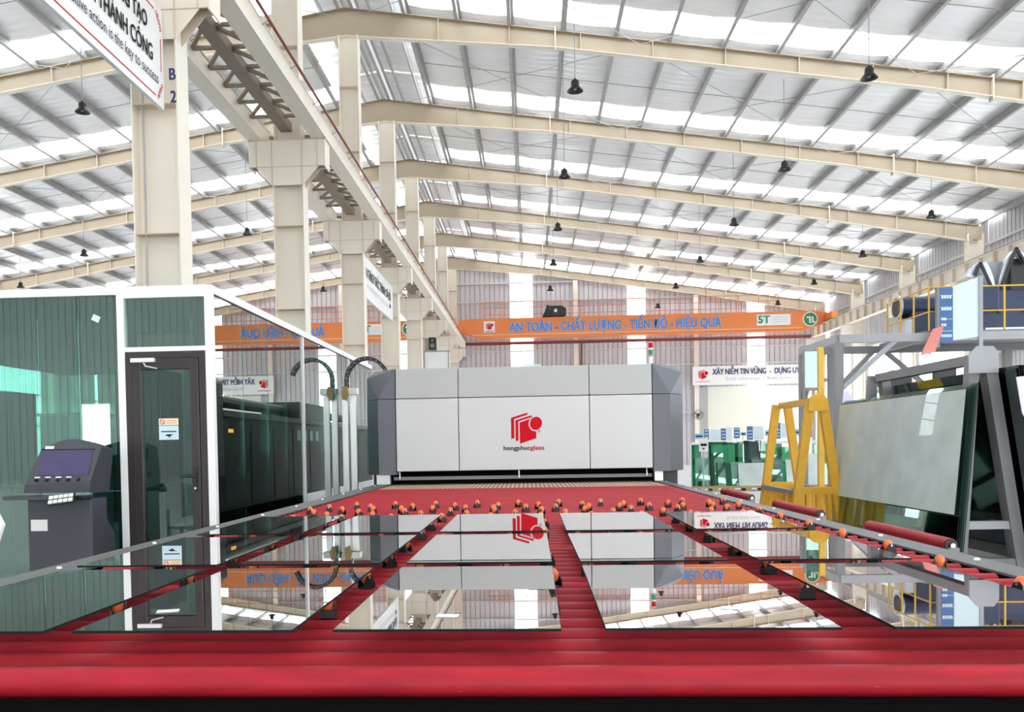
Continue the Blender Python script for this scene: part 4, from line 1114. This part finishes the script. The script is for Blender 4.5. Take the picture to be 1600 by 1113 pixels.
for zz in (0.45, 0.95):
    MB().tube((8.2, 18.15, Z0+zz), (8.2, 20.2, Z0+zz), 0.016, 8).build('rail', 'yellow_rail', HR)
    MB().tube((8.2, 18.15, Z0+zz), (11.6, 18.15, Z0+zz), 0.016, 8).build('rail', 'yellow_rail', HR)
for yy in (18.15, 18.85, 19.5, 20.2): MB().tube((8.2, yy, Z0), (8.2, yy, Z0+0.97), 0.02, 8).build('rail_post', 'yellow_rail', HR)
for xx in (9.7, 10.3, 11.0, 11.6): MB().tube((xx, 18.15, Z0), (xx, 18.15, Z0+0.97), 0.02, 8).build('rail_post', 'yellow_rail', HR)
NM = thing('navy_machine', 'navy blue machine with flared silver chutes on the platform', 'machine')
bevel(B(9.65, 12.4, 19.0, 20.25, Z0+0.05, Z0+1.0).build('body', 'navy', NM), 0.03)
B(10.4, 12.4, 19.2, 20.2, Z0+1.0, Z0+1.7).build('upper_body', 'black', NM)
bevel(B(9.55, 9.95, 18.8, 19.4, Z0+0.55, Z0+1.05).build('motor_box', 'navy', NM), 0.03)
B(9.75, 10.7, 18.97, 19.0, Z0+0.10, Z0+0.20).build('name_plate', 'silver', NM)
for xx in (10.05, 10.6): MB().tube((xx, 18.96, Z0+0.55), (xx, 19.0, Z0+0.55), 0.05, 12).build('port', 'black', NM)
# flared chutes: silver leaves around a grey funnel, held by black V struts
Q = lambda pts: [(9.6+(u-1528)*0.0137, 3.6+(520-v)*0.0141) for u, v in pts]
MB().prism(Q([(1543, 410), (1581, 410), (1566, 452), (1557, 452)]), 'XZ', 19.25, 19.75).build('funnel', 'grey_light', NM)
for leaf in ([(1535, 414), (1545, 411), (1551, 422), (1556, 436), (1559, 452), (1553, 452), (1545, 436)], [(1563, 452), (1565, 436), (1571, 418), (1579, 405), (1587, 395), (1583, 415), (1575, 436), (1568, 452)],
             [(1514, 434), (1521, 422), (1533, 413), (1530, 424), (1526, 434)], [(1589, 395), (1600, 398), (1612, 412), (1604, 416)]):
    MB().prism(Q(leaf), 'XZ', 19.1, 19.25).build('chute', 'silver', NM)
for p, q in (((1526, 432), (1534, 413)), ((1534, 413), (1552, 453)), ((1566, 453), (1588, 392)), ((1588, 392), (1602, 416))):
    (a0, a1), (b0, b1) = Q([p, q])
    MB().beam((a0, 19.05, a1), (b0, 19.05, b1), 0.05, 0.05, (0, 1, 0)).build('strut', 'black', NM)
DU = thing('exhaust_drum', 'navy horizontal drum with open round mouth on the platform', 'drum')
MB().tube((8.32, 19.9, 4.31), (9.6, 19.9, 4.31), 0.24, 20).build('drum', 'navy', DU, True)
MB().tube((8.27, 19.9, 4.31), (8.32, 19.9, 4.31), 0.27, 20).build('rim', 'silver', DU, True)
MB().tube((8.262, 19.9, 4.31), (8.27, 19.9, 4.31), 0.21, 20).build('mouth', 'black', DU, True)
B(8.5, 9.5, 19.5, 20.2, Z0+0.05, 4.16).build('housing', 'navy', DU)
B(8.3, 8.5, 19.55, 20.15, Z0+0.05, 4.0).build('side_hood', 'silver', DU)
SG = thing('notice_board', 'tall board, blue text column beside pale glass, on the platform edge', 'sign')
vs = lambda x0, x1, z0, z1, y: B(x0, x1, y, y+0.04, z0, z1)
vs(8.30, 8.57, 3.30, 4.40, 17.92).build('text_panel', 'sign_blue', SG)
MB().add([(8.57, 17.92, 3.33), (9.07, 17.92, 3.40), (9.07, 17.92, 4.60), (8.57, 17.92, 4.42), (8.57, 17.96, 3.33), (9.07, 17.96, 3.40), (9.07, 17.96, 4.60), (8.57, 17.96, 4.42)],
         [(0, 1, 2, 3), (7, 6, 5, 4), (0, 4, 5, 1), (1, 5, 6, 2), (2, 6, 7, 3), (3, 7, 4, 0)]).build('glass_panel', 'sign_pale', SG)
B(9.07, 9.15, 17.90, 17.98, 0.0, 4.62).build('post', 'grey_light', SG)
B(8.24, 8.30, 17.90, 17.98, 3.2, 4.40).build('edge_strip', 'grey_steel', SG)
for i in range(4): B(8.32, 8.56, 17.915, 17.92, 3.52+0.24*i, 3.528+0.24*i).build('divider', 'paper', SG)
for i, s in enumerate((4.18, 3.94, 3.74, 3.62, 3.40)):
    for j in range(4 if i in (0, 1, 4) else 2): B(8.34+0.052*j, 8.38+0.052*j, 17.912, 17.92, s, s+0.055).build('print_block', 'sign_pale', SG)
t = thing('leaning_poster', 'salmon red poster leaning on the platform edge left of the notice board', 'poster')
MB().add([(7.85, 17.75, 3.02), (8.14, 17.75, 3.10), (8.32, 17.75, 3.62), (8.10, 17.75, 3.55), (7.85, 17.78, 3.02), (8.14, 17.78, 3.10), (8.32, 17.78, 3.62), (8.10, 17.78, 3.55)],
         [(0, 1, 2, 3), (7, 6, 5, 4), (0, 4, 5, 1), (1, 5, 6, 2), (2, 6, 7, 3), (3, 7, 4, 0)]).build('sheet', 'salmon', t)
MB().beam((8.05, 17.8, 3.05), (8.2, 17.9, 3.45), 0.04, 0.02).build('backing_bar', 'grey_light', t)
# lower shelf machine behind the big pane
t = thing('edging_machine', 'low machine with pale boxes and dark table behind the leaning panes', 'machine')
B(5.9, 8.6, 14.6, 15.2, 1.62, 1.86).build('table', 'navy', t)
for i in range(5): bevel(B(6.0+0.5*i, 6.38+0.5*i, 14.6, 14.95, 1.90, 2.08).build('head_box', 'pale_cabinet', t), 0.01)
MB().tube((5.85, 14.7, 2.16), (8.6, 14.7, 2.16), 0.03, 8).build('guide_bar', 'silver', t)
for xx in (6.0, 8.5): B(xx-0.05, xx+0.05, 14.8, 15.0, 0, 1.62).build('leg', 'grey_steel', t)
for i in range(3):
    B(6.3+0.75*i, 6.62+0.75*i, 15.3, 15.5, 2.28, 2.55).build('motor', 'black', t)
    B(6.26+0.75*i, 6.66+0.75*i, 15.25, 15.55, 2.22, 2.28).build('motor_seat', 'yellow_rail', t)
B(5.9, 8.6, 15.3, 15.5, 2.16, 2.22).build('upper_shelf', 'ivory', t)

# ---- glass storage racks in the far right aisle
RY = 24.0
SR = thing('storage_rack', 'long white framed glass storage rack in the background aisle', 'rack')
B(4.5, 8.4, RY+0.35, RY+0.43, 1.28, 1.36).build('top_bar', 'white', SR)
for xx in (4.52, 5.0, 5.75, 6.35, 6.95, 7.5, 8.1): B(xx-0.04, xx+0.04, RY+0.35, RY+0.43, 0.1, 1.28).build('post', 'white' if xx < 5 else 'brown', SR)
B(4.5, 8.4, RY-0.1, RY+0.43, 0.08, 0.14).build('shelf', 'wood', SR)
for i in range(9): B(4.52+0.45*i, 4.68+0.45*i, RY-0.15, RY+0.43, 0.0, 0.08).build('block', 'wood', SR)
gs = [(4.55, 5.05, 0.78, 'mid_glass', 0.0), (4.95, 5.45, 1.22, 'green_glass', 0.16), (5.15, 5.9, 0.66, 'mid_glass', -0.05), (5.45, 5.9, 1.20, 'green_glass', 0.20), (5.92, 6.4, 1.24, 'dark_glass', 0.15),
      (5.7, 6.5, 0.62, 'rack_glass', -0.1), (6.35, 6.8, 0.95, 'mid_glass', 0.05), (6.85, 7.3, 1.05, 'green_glass', 0.1), (7.2, 7.9, 0.85, 'rack_glass', 0.0), (7.8, 8.35, 1.1, 'mid_glass', 0.1),
      (4.5, 4.75, 1.15, 'green_glass', 0.22), (5.0, 5.35, 0.92, 'mid_glass', 0.08), (6.45, 6.9, 1.2, 'green_glass', 0.24), (6.1, 6.9, 0.72, 'mid_glass', -0.02), (7.0, 7.4, 0.7, 'rack_glass', -0.08)]
gl = ['sea green pane standing at the left end of the background rack', 'tall deep green pane, second along the background rack', 'low sea green pane in front of the deep green ones on the background rack', 'tall deep green pane left of the dark one on the background rack',
      'tall dark teal pane in the middle of the background rack', 'low pale scratched pane at the middle of the background rack', 'sea green pane right of the dark one on the background rack', 'deep green pane seen between the yellow rack legs', 'low pale pane behind the yellow rack', 'sea green pane at the right end of the background rack',
      'narrow deep green pane behind the left end of the background rack', 'sea green pane in front of the second deep green one on the background rack', 'tall deep green pane behind the right half of the background rack', 'low wide sea green pane right of the scratched pale one', 'small pale pane low in front of the yellow rack legs']
for (a, b, h, m, dy), l in zip(gs, gl):
    o = MB().add([(a, RY+dy, 0.14), (b, RY+dy, 0.14), (b, RY+dy+0.12, 0.14+h), (a, RY+dy+0.12, 0.14+h), (a, RY+dy+0.012, 0.14), (b, RY+dy+0.012, 0.14), (b, RY+dy+0.132, 0.14+h), (a, RY+dy+0.132, 0.14+h)],
                 [(0, 1, 2, 3), (7, 6, 5, 4), (0, 4, 5, 1), (1, 5, 6, 2), (2, 6, 7, 3), (3, 7, 4, 0)]).build('stored_pane', m)
    tag(o, l, 'glass sheet', 'panes on the background rack')
# name boards along the rack top
bl = [(4.60, 4.84, 1.45, 1.60, 'sign_cyan'), (4.86, 4.99, 1.42, 1.72, 'sign_blue'), (5.02, 5.30, 1.40, 1.70, 'sign_pale'), (5.32, 5.46, 1.40, 1.73, 'sign_blue'), (5.48, 5.62, 1.40, 1.76, 'sign_pale'),
      (5.68, 5.84, 1.45, 1.75, 'sign_blue'), (5.86, 6.02, 1.52, 1.62, 'sign_cyan'), (6.04, 6.20, 1.40, 1.78, 'sign_blue'), (6.22, 6.50, 1.40, 1.78, 'sign_pale'), (6.54, 6.76, 1.50, 1.66, 'sign_cyan'),
      (6.78, 6.96, 1.42, 1.86, 'sign_blue'), (6.98, 7.28, 1.45, 1.86, 'sign_pale'), (7.30, 7.52, 1.50, 1.68, 'sign_cyan'), (7.62, 7.82, 1.45, 1.80, 'sign_blue'), (8.0, 8.2, 1.45, 1.9, 'sign_blue')]
CNT = 'first second third fourth fifth sixth seventh eighth ninth tenth eleventh twelfth thirteenth fourteenth fifteenth'.split()
cn = {'sign_cyan': 'cyan', 'sign_blue': 'blue', 'sign_pale': 'pale'}
for i, (a, b, z0, z1, m) in enumerate(bl):
    t = thing('name_board', f'small {cn[m]} name board on the background rack, {CNT[i]} from the grey hood', 'sign', 'name boards on the background rack')
    B(a, b, RY+0.36, RY+0.38, z0, z1).build('board', m, t)
    B((a+b)/2-0.012, (a+b)/2+0.012, RY+0.38, RY+0.40, 1.36, z1).build('stem', 'white', t)
    if m == 'sign_blue':
        for j in range(3): B(a+0.02, b-0.02, RY+0.354, RY+0.36, z0+0.06+0.09*j, z0+0.085+0.09*j).build('print_line', 'sign_pale', t)
    elif m == 'sign_cyan': B(a+0.03, b-0.03, RY+0.354, RY+0.36, (z0+z1)/2-0.02, (z0+z1)/2+0.02).build('print_line', 'ink', t)
t = thing('arrow_sign', 'white arrow sign on a thin stand before the background rack', 'sign')
MB().tube((4.36, 22, 0.0), (4.36, 22, 1.15), 0.016, 8).build('pole', 'grey_light', t)
B(4.20, 4.52, 21.9, 22.1, 0, 0.02).build('foot', 'black', t)
B(4.25, 4.48, 21.97, 21.985, 1.12, 1.46).build('board', 'paper', t)
MB().prism([(4.36, 1.16), (4.40, 1.21), (4.32, 1.21)], 'XZ', 21.96, 21.97).build('arrow', 'ink', t)
B(4.29, 4.44, 21.96, 21.97, 1.26, 1.32).build('print_bar', 'ink', t)
